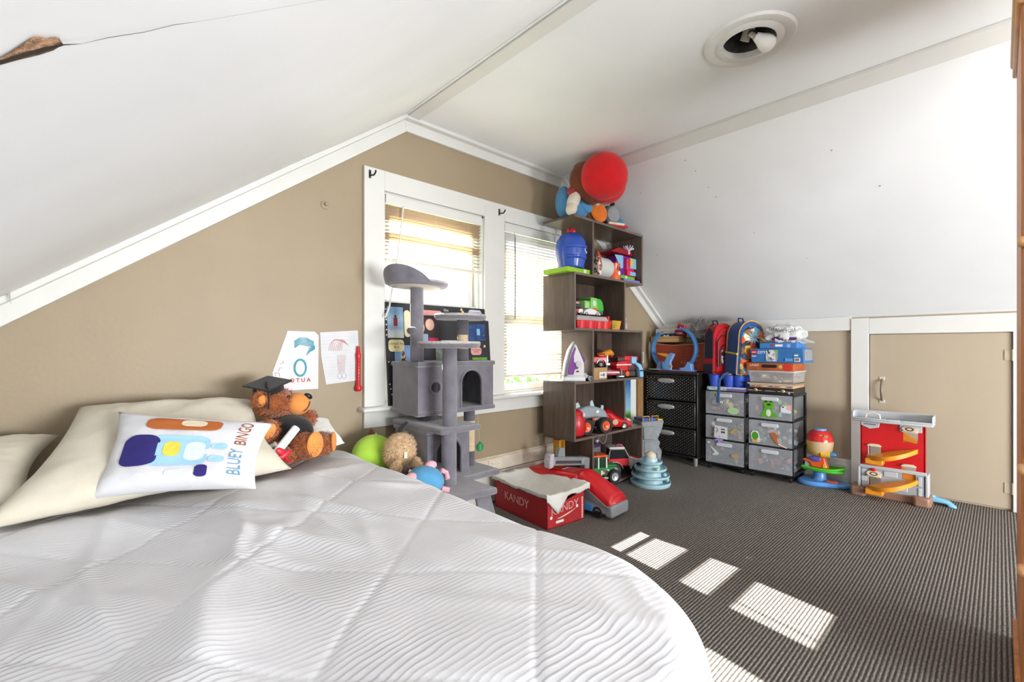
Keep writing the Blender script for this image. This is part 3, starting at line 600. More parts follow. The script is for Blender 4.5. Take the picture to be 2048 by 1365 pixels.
def condo(name, x0, x1, y0, y1, z0, z1, ax0, ax1, az1, hole=None):
    """box with an arched doorway in the front face (and a round peep hole)"""
    mm = M(); t = .018
    ya = y0+t*.5; e_ = .0008; mm.box(x0, x1, ya, y1, z0, z0+t); mm.box(x0, x1, ya, y1, z1-t, z1); mm.box(x0-e_, x0+t, ya-.004, y1+e_, z0-e_, z1+e_); mm.box(x1-t, x1+e_, ya-.004, y1+e_, z0-e_, z1+e_); mm.box(x0+t, x1-t, y1-t, y1-e_, z0+t, z1-t)
    # front face built around the arch: left, right, top
    n = 12; cx = (ax0+ax1)/2; r = (ax1-ax0)/2; zs = az1-r
    def front(pl): mm.prism(pl, 1, y0, y0+t)
    arch = [(cx+r*cos(pi-pi*i/n), zs+r*sin(pi*i/n)) for i in range(n+1)]
    if hole:
        hx, hz, hr = hole; k = 16
        sq = [(hx+hr*1.5*c_, hz+hr*1.5*s_) for c_, s_ in ((-1, -1), (1, -1), (1, 1), (-1, 1))]
        front([(x0, z0), (hx-hr*1.5, z0), (hx-hr*1.5, z1), (x0, z1)]); front([(hx+hr*1.5, z0), (ax0, z0), (ax0, z1), (hx+hr*1.5, z1)])
        front([(hx-hr*1.5, z0), (hx+hr*1.5, z0), (hx+hr*1.5, hz-hr*1.5), (hx-hr*1.5, hz-hr*1.5)]); front([(hx-hr*1.5, hz+hr*1.5), (hx+hr*1.5, hz+hr*1.5), (hx+hr*1.5, z1), (hx-hr*1.5, z1)])
        def on_sq(a):
            c_, s_ = cos(a), sin(a); f = hr*1.5/max(abs(c_), abs(s_)); return (hx+c_*f, hz+s_*f)
        for i in range(k):
            a, b = 2*pi*i/k+pi/4, 2*pi*(i+1)/k+pi/4
            front([(hx+hr*cos(a), hz+hr*sin(a)), on_sq(a), on_sq(b), (hx+hr*cos(b), hz+hr*sin(b))])
    else: front([(x0, z0), (ax0, z0), (ax0, z1), (x0, z1)])
    front([(ax1, z0), (x1, z0), (x1, z1), (ax1, z1)])
    for i in range(n): front([arch[i], arch[i+1], (arch[i+1][0], z1), (arch[i][0], z1)])
    front([(ax0, z0), (ax1, z0), (ax1, z0+.02), (ax0, z0+.02)])
    mm.v = [Vector(rel(p)) for p in mm.v]; q = mm.to(name, o, PL)
    rim = M().tube([rel((p[0], y0-.001, p[1])) for p in [(ax0, z0+.02)]+arch+[(ax1, z0+.02)]], .007, 8).to('door_rim', q, PL)
    if hole: M().tube([rel((hx+hr*cos(2*pi*i/18), y0-.001, hz+hr*sin(2*pi*i/18))) for i in range(18)], .006, 8, closed=True).to('hole_rim', q, PL)
    for z in (z0+.008, z1-.008): M().tube([rel(p) for p in ((x0, y0, z), (x1, y0, z), (x1, y1, z), (x0, y1, z))], .013, 8, closed=True).to('piping', q, PL)
    return q
condo('upper_condo', 1.20, 1.685, 1.945, 2.19, .665, .925, 1.46, 1.605, .885, (1.302, .80, .032))
M().box(1.26-OX, 1.335-OX, 1.98-OY, 2.05-OY, .625, .667).to('spacer', o, PLD, bev=.008)
condo('lower_condo', 1.20, 1.45, 1.86, 2.16, .355, .60, 1.245, 1.40, .56)
def post(name, x, y, z0, z1, r, mat): return M().cyl(rel((x, y, z0)), rel((x, y, z1)), r, n=20).to(name, o, mat)
post('front_post', 1.285, 1.80, .625, 1.0, .035, PL); post('front_post', 1.262, 1.772, .355, .605, .035, PL); post('front_post', 1.262, 1.772, .03, .33, .035, PL)
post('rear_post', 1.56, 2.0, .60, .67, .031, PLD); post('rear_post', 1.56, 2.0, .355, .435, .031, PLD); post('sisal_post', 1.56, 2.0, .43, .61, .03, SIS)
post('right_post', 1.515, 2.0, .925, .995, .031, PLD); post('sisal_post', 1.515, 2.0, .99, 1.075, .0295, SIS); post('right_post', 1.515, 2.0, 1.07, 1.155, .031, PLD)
post('top_post', 1.262, 2.055, .925, 1.31, .034, PL)
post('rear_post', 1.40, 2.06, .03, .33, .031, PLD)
def perch(name, x, y, z, rx, ry, t, under=True, back=False):
    mm = M(); mm.at(rel((x, y, z))); pr = [(0, .0), (.72, 0), (.93, .002), (1, t*.5), (.93, t), (.75, t*.9), (0, t*.8)]
    vs = []; 
    for r, h in pr: vs.append((r, h))
    mm.T = mm.T @ Matrix.Diagonal((rx, ry, 1, 1)); mm.lathe(vs, 40); q = mm.to(name, o, PL)
    mm = M(); mm.at(rel((x, y, z+t))); mm.T = mm.T @ Matrix.Diagonal((rx, ry, 1, 1)); mm.lathe([(.96, -.012), (1.01, -.006), (.97, .002), (.8, -.001), (0, -.004)], 40); mm.to('fleece_top', q, FZ)
    if under: mm = M(); mm.at(rel((x, y, z-.001))); mm.T = mm.T @ Matrix.Diagonal((rx, ry, 1, 1)); mm.lathe([(0, -.001), (.74, -.0005), (.74, .003)], 40); mm.to('underside', q, mt('cfc7b6', .9))
    return q
tp = perch('top_perch', 1.268, 2.055, 1.31, .165, .135, .028)
m = M(); pts = []
for i in range(15):
    a = radians(140+i*9); hgt = .085*max(0, sin(pi*(i/14)))**.7; pts.append((a, hgt))
vs = []
for a, hgt in pts:
    for (dr_, dz) in ((.86, .012), (1.02, .01), (1.07+hgt*.4, .012+hgt), (.98+hgt*.4, .012+hgt*.95)): vs.append(rel((1.268+.165*dr_*cos(a), 2.055+.135*dr_*sin(a), 1.31+dz)))
m.add(vs, [(i*4+j, i*4+(j+1) % 4, (i+1)*4+(j+1) % 4, (i+1)*4+j) for i in range(14) for j in range(4)]+[(3, 2, 1, 0), (56, 57, 58, 59)]); m.to('backrest', tp, PL, bev=.004, sub=1)
perch('middle_perch', 1.285, 1.80, .998, .16, .13, .03, False); perch('right_perch', 1.515, 2.02, 1.15, .15, .125, .03, False)
M().tube([rel((1.20, 2.0, 1.31)), rel((1.20, 2.0, 1.10))], .001, 5).to('toy_string', o, mt('777777', .8))
m = M(); m.ell(rel((1.20, 2.0, 1.085)), (.026, .024, .02)); m.to('pompom', o, PLD)
# round green ornament hanging on a thread from the sill
gx, gy = 1.79, 2.19
o = thing('hanging_ornament', 'green disc ornament hanging on a thread below the sill', 'ornament', (gx, gy, .39))
M().tube([(0, .0, .03), (0, .018, .16), (0, .026, .27)], .0007, 5).to('thread', o, mt('d8d8d0', .7)); GR = mt('127a4c', .3, coat=.4)
M().lathe([(0, -.004), (.026, -.004), (.028, 0), (.026, .004), (0, .004)], 24, ax='y').to('disc', o, GR); M().cyl((0, 0, .026), (0, 0, .034), .005, n=8).to('cap', o, GR)
m = M(); m.box(-.0015, .0015, -.0055, -.004, -.022, .022)
for k in range(5):
    for s_ in (-1, 1): m.at((s_*.008, -.0048, .014-k*.008), (0, s_*-20, 0)); m.box(-.008, .008, -.0008, .0008, -.0012, .0012)
m.to('relief', o, mt('5fbf8d', .4))
# ================================================================= plush toys wedged between bed and cat tree
o = thing('plush_toy', 'lime green round plush toy with a dark green frill beside the bed', 'plush toy', (1.045, 2.10, .36))
M().ell((0, 0, .115), (.105, .09, .10), rot=(0, 15, 0)).to('body', o, cloth('a6cf45', .2, 200)); m = M()
for k in range(5): m.ell((.085+.008*sin(k*2), -.045+k*.02, .12+.02*cos(k*1.7)), (.022, .016, .036), rot=(k*15, 20, 0), n=12, k=8)
m.to('frill', o, cloth('4d9a35', .3, 150))
o = thing('plush_toy', 'fluffy tan plush dog bent over with a black tail', 'plush toy', (1.105, 1.93, .36)); TF = fuzzy('cfae85')
tl = [((0, .02, .15), (.075, .07, .09), (10, 0, 0)), ((-.055, -.035, .075), (.026, .03, .055), (15, 10, 0)), ((.055, -.035, .075), (.026, .03, .055), (15, -10, 0))]
for nm, e in zip(('body', 'leg', 'leg'), tl): M().ell(e[0], e[1], rot=e[2]).to(nm, o, TF)
for s_ in (-1, 1): M().ell((s_*.06, -.05, .03), (.03, .032, .028)).to('paw', o, fuzzy('4a2c1c'))
M().ell((0, -.06, .06), (.04, .035, .035)).to('head', o, fuzzy('4a2c1c')); M().ell((-.012, -.094, .075), (.009, .006, .012), n=10, k=8).to('eye', o, mt('e8e4dc', .3)); M().tube([(.0, .03, .235), (.015, .02, .265), (.035, .01, .285)], [.016, .014, .008], 10).to('tail', o, fuzzy('1a1817'))
M().box(-.02, -.004, -.055, -.052, .13, .16).to('tag', o, paper('e8dcc6')); furcoat(o, 'fur', tl, 2600, .012, [mt('d8b98f', 1), mt('c8a67c', 1)], 5)
o = thing('plush_toy', 'blue plush toy with pink limbs at the foot of the cat tree', 'plush toy', (1.10, 1.72, .36))
M().ell((0, 0, .06), (.085, .075, .062), rot=(0, 12, 0)).to('body', o, cloth('4d8fb8', .2, 200))
m = M(); m.ell((-.075, -.01, .085), (.03, .026, .024)); m.to('ear', o, cloth('e0a3ae')); M().ell((.04, .02, .115), (.03, .02, .02)).to('ear', o, cloth('e0a3ae')); M().tube([(.06, -.03, .1), (.085, -.035, .085), (.082, -.05, .06)], .011, 8).to('arm', o, cloth('e0a3ae')); M().tube([(.06, -.04, .02), (.085, -.06, .012)], .012, 8).to('leg', o, cloth('e0a3ae'))
o = thing('plush_toy', 'brown pointed plush ear poking up below the window sill', 'plush toy', (1.08, 2.195, .36))
M().lathe([(.05, 0), (.052, .05), (.04, .15), (.022, .20), (0, .235)], 16).to('body', o, fuzzy('7a4423')); M().lathe([(.03, .10), (.026, .15), (.014, .19), (0, .212)], 12, c=(.012, -.03, 0)).to('lining', o, cloth('d9cdb8'))
# ================================================================= photo board on the sill
ba = 4.5
o = thing('photo_board', 'black display board covered in photos leaning in the left window', 'board', (1.555, 2.222, .69), 0, rx=-ba)
M().box(-.365, .365, 0, .006, 0, .56).to('board', o, mt('26262a', .7, var=.06), bev=.004)
def pic(x0, x1, z0, z1, mat, nm='photo'): return M().box(x0, x1, -.0016, -.0002, z0, z1).to(nm, o, mat)
sea = gradmat('seapic', [(0, 'c9cfc8'), (.3, 'b9c4c6'), (.45, '7d9db6'), (.7, '93b2c8'), (1, '6f93b4')], 2, .37, .53, nz=.25)
p = pic(-.352, -.255, .365, .535, sea); mm = M(); mm.box(-.315, -.292, -.0024, -.0017, .43, .475); mm.to('figure', p, mt('8c2f34', .8)); M().ell((-.303, -.002, .483), (.007, .0006, .008), n=10, k=6).to('figure_head', p, mt('3a2a22', .8))
p = pic(-.315, -.205, .075, .325, gradmat('treesky', [(0, '33353c'), (.25, '4a4d58'), (.4, '8fb0d8'), (1, '6a94c6')], 2, .075, .325))
tree = M().add([(-.312, -.002, .10), (-.21, -.002, .10), (-.262, -.002, .315)], [(0, 1, 2)]).to('tree', p, blotch('tree_lights', ['1f3a22', '2a4a2a', 'b4472f', 'd8c9a0', '203522', '6d2a22'], 130), sol=.0004); M().ell((-.268, -.003, .20), (.016, .0008, .02), n=12, k=6).to('figure', p, mt('c2252c', .8))
p = pic(-.15, -.03, .33, .50, mt('3b3134', .8, var=.1)); M().ell((-.085, -.003, .445), (.03, .001, .034), n=14, k=8).to('face', p, mt('d9b09b', .7)); M().ell((-.142, -.003, .425), (.022, .001, .028), n=14, k=8).to('face', p, mt('cf9f88', .7)); M().box(-.095, -.03, -.003, -.0018, .33, .368).to('clothing', p, mt('d02558', .8)); M().box(-.15, -.10, -.003, -.0018, .33, .39).to('clothing', p, mt('93a7c2', .8))
pic(-.05, .045, .235, .335, mt('8b9692', .8, var=.2, vs=40)); p = pic(.15, .33, .355, .46, mt('2b4878', .8, var=.25, vs=30)); M().box(.26, .285, -.0026, -.0017, .39, .43).to('figure', p, mt('7fb3dc', .8))
p = pic(.215, .335, .03, .25, mt('5d9433', .8, var=.15, vs=30)); M().tube([(.245, -.002, .03), (.25, -.002, .13), (.275, -.002, .2), (.30, -.002, .13), (.318, -.002, .03)], .006, 6).to('arch', p, mt('d4512c', .8)); M().ell((.272, -.003, .11), (.014, .001, .02), n=10, k=6).to('figure', p, mt('3a2620', .8))
def bub(x0, x1, z0, z1, hx, lines=None, sz=.018):
    q = M().prism(rr(x0, x1, z0, z1, min((z1-z0)*.48, .02)), 1, -.004, -.0026).to('caption_bubble', o, paper(hx))
    for i, t in enumerate(lines or []): text(t, sz, mt('33302e', .8), q, ((x0+x1)/2, -.0042, (z0+z1)/2+(len(lines)-1)*.5*sz-i*sz), name='lettering', ext=.0002)
bub(-.352, -.257, .29, .355, 'd8cf9f', ['I WANT TO', 'BE A'], .017); bub(-.252, -.212, .37, .52, 'd9cfae'); bub(-.16, .0, .498, .528, 'd99a94'); bub(.20, .305, .50, .548, 'c9cddd', ['MY FAVORITE', 'FOOD'], .015); bub(-.02, .115, .325, .355, 'b9bdbb', ['HELPER'], .02); bub(.205, .29, .265, .315, 'd99a94', ['MY FAVORITE', 'SPORT'], .012); bub(-.235, -.17, .06, .10, 'd5cfae')
text('Oct', .022, mt('dedede', .8), o, (.035, -.001, .535), ext=.0002); text('LEVI', .07, mt('d8a03a', .7), o, (-.03, -.001, .165), ext=.0004)
def dots(pts, r, hx):
    me = None
    for x, z in pts:
        if me is None: me = M().lathe([(r, 0), (r*.8, .0012), (0, .0015)], 10, c=(0, 0, 0), ax='y').to('sticker_dot', o, paper(hx)); q = me
        else: q = me.copy(); COL.objects.link(q)
        q.location = (x, -.0002, z)
dots([(-.358, .52-.028*k) for k in range(6)]+[(-.352, .235), (-.35, .115), (-.345, .09), (-.34, .06)], .0045, 'e4ddd0'); dots([(.15, .545), (.16, .53), (.315, .39), (.32, .32)], .009, 'd9c08a')
# ================================================================= drawings and recorder on the wall
def sheet(name, label, pts, mat):
    mm = M(); n = len(pts); mm.add([(x, G-.0022, z) for x, z in pts]+[(x, G-.001, z) for x, z in pts], [list(range(n))[::-1], list(range(n, 2*n))]+[(i, (i+1) % n, (i+1) % n+n, i+n) for i in range(n)]); ob = mm.to(name, None, mat); return tag(ob, label, 'drawing')
WP = paper('d6d5d6')
o = sheet('drawing', "child's drawing with a teal scribble and red letters taped to the wall", [(.64, .885), (.655, .80), (.846, .80), (.848, 1.06), (.83, 1.078), (.706, 1.079)], WP)
TE = mt('4f9fb0', .8, var=.1, vs=60)
def stroke(P, pts, r, mat, nm='pencil_stroke'): return M().tube([(x, G-.0026, z) for x, z in pts], r, 5).to(nm, P, mat)
def ringp(cx, cz, rx, rz, n=20): return [(cx+rx*cos(2*pi*i/n), cz+rz*sin(2*pi*i/n)) for i in range(n+1)]
for k in range(6): stroke(o, [(.735, 1.03-k*.006), (.76, 1.047-k*.006), (.79, 1.046-k*.007), (.825, 1.028-k*.005)], .0022, TE)
for k in range(5): stroke(o, [(.79+k*.003, .965+k*.008), (.805+k*.005, .98+k*.006), (.83, .995+k*.004)], .0022, TE)
for k in range(3): stroke(o, ringp(.762, .905, .023+k*.003, .035+k*.0035), .0018, TE)
RD = mt('b5443d', .8)
text('O T U A', .026, RD, o, (.762, G-.0026, .845), ext=.0004, off=.0006)
for pts in ([(.653, .87), (.65, .885), (.668, .883), (.672, .868)], [(.665, .892), (.672, .908), (.682, .905)], [(.673, .925), (.687, .93), (.685, .94)]): stroke(o, pts, .0008, mt('3a3a42', .8))
o = sheet('drawing', "child's red crayon scribble on lined paper beside the window casing", [(.855, 1.075), (.86, .96), (.884, .818), (1.06, .832), (1.048, 1.09)], paper('cfcfd2'))
RC_ = mt('b8705f', .85, var=.15, vs=60)
for k in range(9): stroke(o, [(.895+k*.008, .985+.0*k), (.905+k*.008, 1.02+.012*sin(k)), (.925+k*.006, 1.042), (.965+k*.004, 1.035-k*.003)], .0009, RC_)
for k in range(7): stroke(o, [(.94+k*.007, .965), (.942+k*.006, .92), (.946+k*.005, .875)], .0008, RC_)
for cx in (.952, .974): stroke(o, ringp(cx, .858, .011, .014), .0008, mt('77777c', .8))
for k in range(13): stroke(o, [(.868+.001*k if k > 4 else .86, 1.05-k*.0165), (1.047, 1.06-k*.0165)], .0003, mt('a9b6c9', .8), 'ruled_line')
o = thing('recorder', 'red toy recorder hung upright on the wall beside the window', 'recorder', (1.045, G-.014, .775)); RDP = plast('c4121b')
M().lathe([(0, 0), (.012, .001), (.0165, .012), (.0165, .022), (.0115, .036), (.0115, .17), (.013, .175), (.013, .195), (.0095, .2), (.008, .232), (0, .234)], 20).to('body', o, RDP)
m = M()
for k in range(7): m.lathe([(.003, .010), (.003, .0122)], 8, c=(0, 0, .055+k*.016), ax='y')
m.to('finger_hole', o, mt('5a0609', .6)); M().lathe([(.0175, .008), (.019, .012), (.019, .02), (.0175, .024)], 20).to('foot_ring', o, RDP)
# ================================================================= zigzag bookshelf
DW = mt('5a4c44', .3, var=.16, vs=5, stretch=(14, 14, 1.2), bump=.05, bs=20); DH = mt('54473f', .3, var=.14, vs=5, stretch=(1.2, 14, 14), bump=.05, bs=20); DE = mt('6a5c52', .4, var=.08)
SX0, SX1, SY0, SY1 = 2.37, 3.215, 1.92, 2.20; T = .016; LV = [.02, .385, .765, 1.125, 1.495, 1.875]
o = thing('bookshelf', 'dark brown zigzag bookshelf full of toys in the corner by the window', 'bookshelf', (2.79, 2.06, 0))
def rb(x0, x1, z0, z1, nm, mat, y0=SY0, y1=SY1):
    q = M().box(x0-2.79, x1-2.79, y0-2.06, y1-2.06, z0, z1).to(nm, o, mat, bev=.0015)
    return q
for i, z in enumerate(LV):
    q = rb(SX0 if i else 2.555, SX1, z-T/2, z+T/2, 'shelf_board', DH)
    M().box((SX0 if i else 2.555)-2.79, SX1-2.79, SY0-2.06-.0012, SY0-2.06, z-T/2, z+T/2).to('edge_band', q, DE)
def side(x, i, nm='side_panel'):
    q = rb(x-T/2, x+T/2, LV[i]+T/2, LV[i+1]-T/2, nm, DW); M().box(x-T/2-2.79, x+T/2-2.79, SY0-2.06-.0012, SY0-2.06, LV[i]+T/2, LV[i+1]-T/2).to('edge_band', q, DE)
for i in range(5):
    if i % 2 == 0: side(2.575, i); side(SX1-T/2, i)
    else: side(SX0+T/2, i); side(2.965, i)
for i in (0, 1, 3): rb((2.58 if i == 0 else SX0+T), (SX1-T if i == 0 else 2.957), LV[i]+T/2, LV[i+1]-T/2, 'back_panel', DW, SY1-.006, SY1)
rb(3.0, SX1-T, LV[2]+T/2, LV[3]-T/2, 'back_panel', DW, SY1-.006, SY1)
rb(2.555, SX1, 0, LV[0]-T/2, 'plinth', mt('1c1917', .6), SY0+.01, SY1)
def Z(i): return LV[i]+T/2
RED = plast('c5101c', .35); DRED = plast('8d0f18', .4); BLU = plast('2d4f9e'); LBL = plast('7fb4d6'); YEL = plast('e0a52c'); ORG = plast('dd5a22'); GRN = plast('2f8f3d'); LIM = plast('5fbf3a'); WHT = plast('e2e2e0'); BLK2 = plast('161618', .4); GRY = plast('83868a', .45); SIL = mt('b9bcc0', .3, .5, var=.02); PUR = plast('6d2a86'); PNK = plast('cf2456'); DGL = mt('1c2226', .1, coat=.5)
# ---- top: red-hatted doll, orange plush, train plush
o = thing('plush_doll', 'large plush doll in a big round red hat slumped on top of the bookshelf', 'plush doll', (2.47, 2.04, Z(5)))
RFE = cloth('c80a12', .12, 300, .03); m = M(); m.ell((.015, -.275, .232), (.15, .145, .148), pw=.93, n=36, k=24, rot=(0, 12, 0)); hat = m.to('hat', o, RFE, ang=60)
M().ell((.06, -.255, .205), (.14, .13, .125), n=30, k=18, rot=(0, 30, 0)).to('brim', hat, RFE)
m = M(); m.ell((-.005, -.14, .24), (.105, .11, .12), rot=(0, -10, 0)); m.ell((-.065, -.13, .235), (.05, .06, .055)); m.ell((-.035, -.12, .32), (.04, .05, .035)); m.ell((.0, -.17, .145), (.09, .08, .05), rot=(0, 35, 0)); m.to('hair', o, cloth('693110', .3, 150))
m = M(); m.ell((.04, .0, .09), (.125, .10, .09)); m.ell((-.045, .02, .12), (.05, .06, .11)); m.to('trousers', o, cloth('4a86b4', .2, 200)); M().ell((.06, -.09, .1), (.07, .035, .045), rot=(0, 25, 0)).to('pocket', o, cloth('5594c4', .2, 200)); M().ell((.062, -.122, .112), (.034, .012, .022), rot=(0, 20, 0)).to('patch', o, cloth('7fb0d2'))
M().ell((-.06, -.075, .17), (.042, .04, .034), rot=(0, -20, 0)).to('sleeve', o, cloth('9a3038', .2, 200)); m = M(); m.ell((-.062, -.085, .105), (.04, .045, .07), rot=(10, 18, 0)); m.ell((-.085, -.085, .045), (.036, .04, .047), rot=(0, 20, 0)); m.to('mitten', o, cloth('d2c8bb', .2, 200)); M().ell((.085, -.17, .11), (.028, .02, .033), rot=(0, 40, 0)).to('collar', o, cloth('e0d8cc')); M().ell((.07, -.19, .14), (.08, .08, .05)).to('face', o, cloth('d9a57f'))
o = thing('plush_toy', 'plush toy showing one flat orange oval sole on the bookshelf top', 'plush toy', (2.66, 1.955, Z(5)))
m = M(); m.ell((0, .03, .075), (.1, .05, .072)); m.to('foot', o, cloth('7a4a22', .3, 150)); M().ell((.012, -.012, .077), (.094, .025, .071), n=30).to('sole', o, cloth('d9721c', .25, 180, .08))
o = thing('plush_train', 'small plush train with a plain round grey front and blue body on the bookshelf', 'plush train', (2.885, 1.995, Z(5)), -20)
M().ell((.055, .035, .05), (.075, .085, .05)).to('body', o, cloth('2f7fa3', .2, 200)); M().lathe([(0, .03), (.052, .028), (.064, .01), (.066, -.02), (.06, -.03)], 28, c=(-.02, -.045, .095), ax='y').to('face_disc', o, cloth('8b8c8f', .15)); M().lathe([(.068, -.02), (.075, -.03), (.074, -.06), (.06, -.07)], 28, c=(-.02, -.045, .095), ax='y', cap=False).to('boiler_rim', o, cloth('17181a')); M().tube([(-.01, -.02, .15), (-.005, -.02, .175), (.012, -.02, .19)], [.011, .012, .016], 10).to('funnel', o, cloth('141416'))
m = M(); m.box(-.05, .1, -.09, -.04, .0, .02); m.to('buffer_beam', o, cloth('b3202a'), bev=.008); M().box(-.08, .06, -.098, -.07, .012, .03).to('ribbon', o, cloth('d6c4ae'), bev=.005)
# ---- top tier: blue helmet on a green box, toys in the right bay
o = thing('picture_book', 'lime green box under the blue mask on the bookshelf', 'box', (2.46, 2.02, Z(4)))
M().box(-.14, .10, -.085, .13, 0, .032).to('box', o, plast('8fc21f', .4), bev=.002); M().box(.03, .055, -.0865, -.085, .002, .03).to('label_strip', o, paper('d6ddc9'))
o = thing('toy_helmet', 'glossy blue toy helmet with a red crest on the upper bookshelf', 'toy helmet', (2.44, 2.005, Z(4)+.032), -8)
BL2 = plast('2a4fae', .25); m = M(); m.lathe([(.085, .0), (.09, .02), (.105, .09), (.108, .14), (.098, .19), (.075, .225), (.04, .245), (0, .252)], 36); q = m.to('shell', o, BL2)
m = M(); m.lathe([(.106, .128), (.112, .135), (.111, .15), (.105, .155)], 24, a0=radians(-150), a1=radians(10)); m.lathe([(.099, .06), (.106, .068), (.108, .078), (.103, .085)], 24, a0=radians(-150), a1=radians(10)); m.to('ridge', o, BL2)
M().ell((.045, -.085, .12), (.032, .016, .018), rot=(0, 25, 20)).to('visor_hole', o, plast('c7d0de')); M().ell((.05, -.096, .12), (.018, .01, .008), rot=(0, 25, 20)).to('visor_slit', o, BLK2)
m = M(); m.prism([(-.03, .23), (.03, .225), (.035, .27), (.015, .285), (.0, .265), (-.018, .28), (-.035, .26)], 0, -.012, .012); m.to('crest', o, RED, bev=.004)
M().lathe([(.088, 0), (.092, .006), (.088, .012)], 36).to('neck_rim', o, BL2)
o = thing('toy_ball', 'white round ball end of a toy lying in the top right bay', 'toy', (2.745, 2.0, Z(4)))
M().lathe([(.0, .115), (.045, .105), (.07, .08), (.078, .05), (.078, -.08), (0, -.08)], 28, c=(.02, 0, .079), ax='x').to('drum', o, plast('c4c6c4', .5)); m = M(); m.box(-.085, -.055, -.07, .07, .01, .15); m.to('label', o, blotch('busy_label', ['e8e4da', 'd8d4cc', '5a4030', 'e0ddd6', 'b54a32'], 60), bev=.01); M().lathe([(.02, .0), (0, .035)], 12, c=(-.07, -.05, .15)).to('tip', o, ORG)
M().ell((-.04, .03, .16), (.06, .05, .022)).to('blue_cap', o, plast('1f4fa0'))
o = thing('toy_cup', 'orange waisted cup beside the white ball on the bookshelf', 'cup', (2.90, 1.975, Z(4)))
M().lathe([(.05, 0), (.052, .006), (.04, .05), (.039, .075), (.048, .115), (.05, .122), (.044, .122), (.036, .07), (.036, .01), (0, .008)], 28).to('cup', o, ORG); m = M(); m.ell((.012, -.041, .05), (.014, .006, .018)); m.to('white_print', o, paper('e8e2d8'))
m = M(); 
for k in range(5): m.box(-.02+.002*k, .02-.003*k, -.0445+abs(k-2)*.0004, -.040, .075+k*.007, .078+k*.007)
m.to('small_print', o, mt('6d2a12', .6))
o = thing('toy_castle', 'purple and red plastic toy with blue panels and a bow on the bookshelf', 'toy', (3.06, 2.06, Z(4)+.055))
m = M(); m.frus((-.15, .13, -.06, .09), 0, (-.05, .13, -.06, .09), .16); m.to('purple_shell', o, PUR, bev=.006); M().prism([(-.16, .17), (.13, .165), (.12, .205), (-.06, .215)], 1, -.065, .09).to('red_roof', o, DRED, bev=.006)
M().prism([(-.11, .15), (.0, .155), (.0, .06), (-.03, .05)], 1, -.064, -.06).to('blue_window', o, LBL, bev=.001); M().box(.02, .12, -.085, -.055, .045, .135).to('red_front', o, PNK, bev=.004)
m = M(); m.box(.055, .14, -.092, -.084, .06, .14); m.box(.055, .135, -.092, -.084, .005, .035); m.to('blue_front', o, LBL, bev=.002); M().box(.055, .095, -.095, -.09, .075, .135).to('yellow_front', o, plast('d3b437'), bev=.002); m = M(); m.box(.02, .13, -.09, -.05, .0, .045); m.to('lower_step', o, PNK, bev=.003)
o2 = thing('gift_bow', 'white curly gift bow on the purple toy in the top bay', 'bow', (3.14, 2.0, Z(4)+.27))
m = M()
for k in range(14): a = k*2.4; e = .25+.6*((k*7) % 5)/5; m.tube([(0, 0, -.03), (.02*cos(a), .015*sin(a), .0), (.045*cos(a), .03*sin(a), .02*e), (.055*cos(a), .035*sin(a), .035*e)], [.003, .004, .005, .003], 6)
m.to('loops', o2, mt('c9c4d6', .35)); M().ell((0, 0, -.03), (.015, .012, .012), n=10, k=8).to('knot', o2, mt('c9c4d6', .35))
o = thing('notebook', 'pale purple book lying under the toys in the top right bay', 'book', (3.08, 2.02, Z(4)))
M().box(-.11, .11, -.09, .09, 0, .018).to('cover', o, plast('7470c4', .4), bev=.002); M().box(-.108, .108, -.088, .088, .003, .015).to('pages', o, paper('d9d7e4'))
o = thing('board_book', 'green board book on the purple book in the top bay', 'book', (3.03, 2.02, Z(4)+.018)); M().box(-.10, .09, -.088, .085, 0, .022).to('cover', o, plast('62ad1c', .4), bev=.002); M().box(-.04, -.02, -.0895, -.088, .002, .02).to('spine_mark', o, paper('cfe0ad')); 
o = thing('card_box', 'lilac card box between the green book and the purple toy', 'box', (3.06, 2.05, Z(4)+.040)); M().frus((-.09, .09, -.09, .05), 0, (-.085, .08, -.06, .05), .0145).to('box', o, paper('bdb3cc')); M().box(-.03, .03, -.075, -.03, .0145, .015).to('label', o, paper('d8d2e0'))
# ---- second tier
o = thing('bead_tray', 'red carry tray with round cups and a clear lid on the bookshelf', 'tray', (2.61, 2.02, Z(3)))
TRY = plast('d6222c', .4); m = M(); m.frus((-.185, .18, -.085, .1), .0, (-.2, .2, -.095, .11), .055); m.to('tray', o, TRY, bev=.006); m = M()
for x in (-.14, -.045, .055, .13): m.lathe([(.042, .0), (.05, .052)], 20, c=(x, -.06, 0))
m.to('cup_bulge', o, TRY); CLR = seethrough('f2e6e4', .45, .2, 'clearlid'); M().frus((-.195, .165, -.09, .10), .055, (-.18, .15, -.08, .09), .088).to('clear_lid', o, CLR, bev=.004)
m = M(); m.tube([(.175, -.07, .05), (.19, -.07, .085), (.19, .08, .085), (.175, .08, .05)], .012, 8); m.to('handle', o, TRY)
o = thing('toy_garbage_truck', 'bright green toy garbage truck on the red tray', 'toy truck', (2.69, 2.04, Z(3)+.0885), 4)
m = M(); m.prism([(-.06, .045), (.115, .045), (.115, .075), (.10, .115), (.07, .135), (-.06, .135)], 1, -.05, .05); m.to('hopper', o, plast('3fb83a'), bev=.006); m = M(); m.prism([(-.06, .045), (.02, .045), (.03, .09), (.015, .136), (-.06, .136)], 1, -.054, .054); m.to('side_panel', o, plast('7fce5a'), bev=.003)
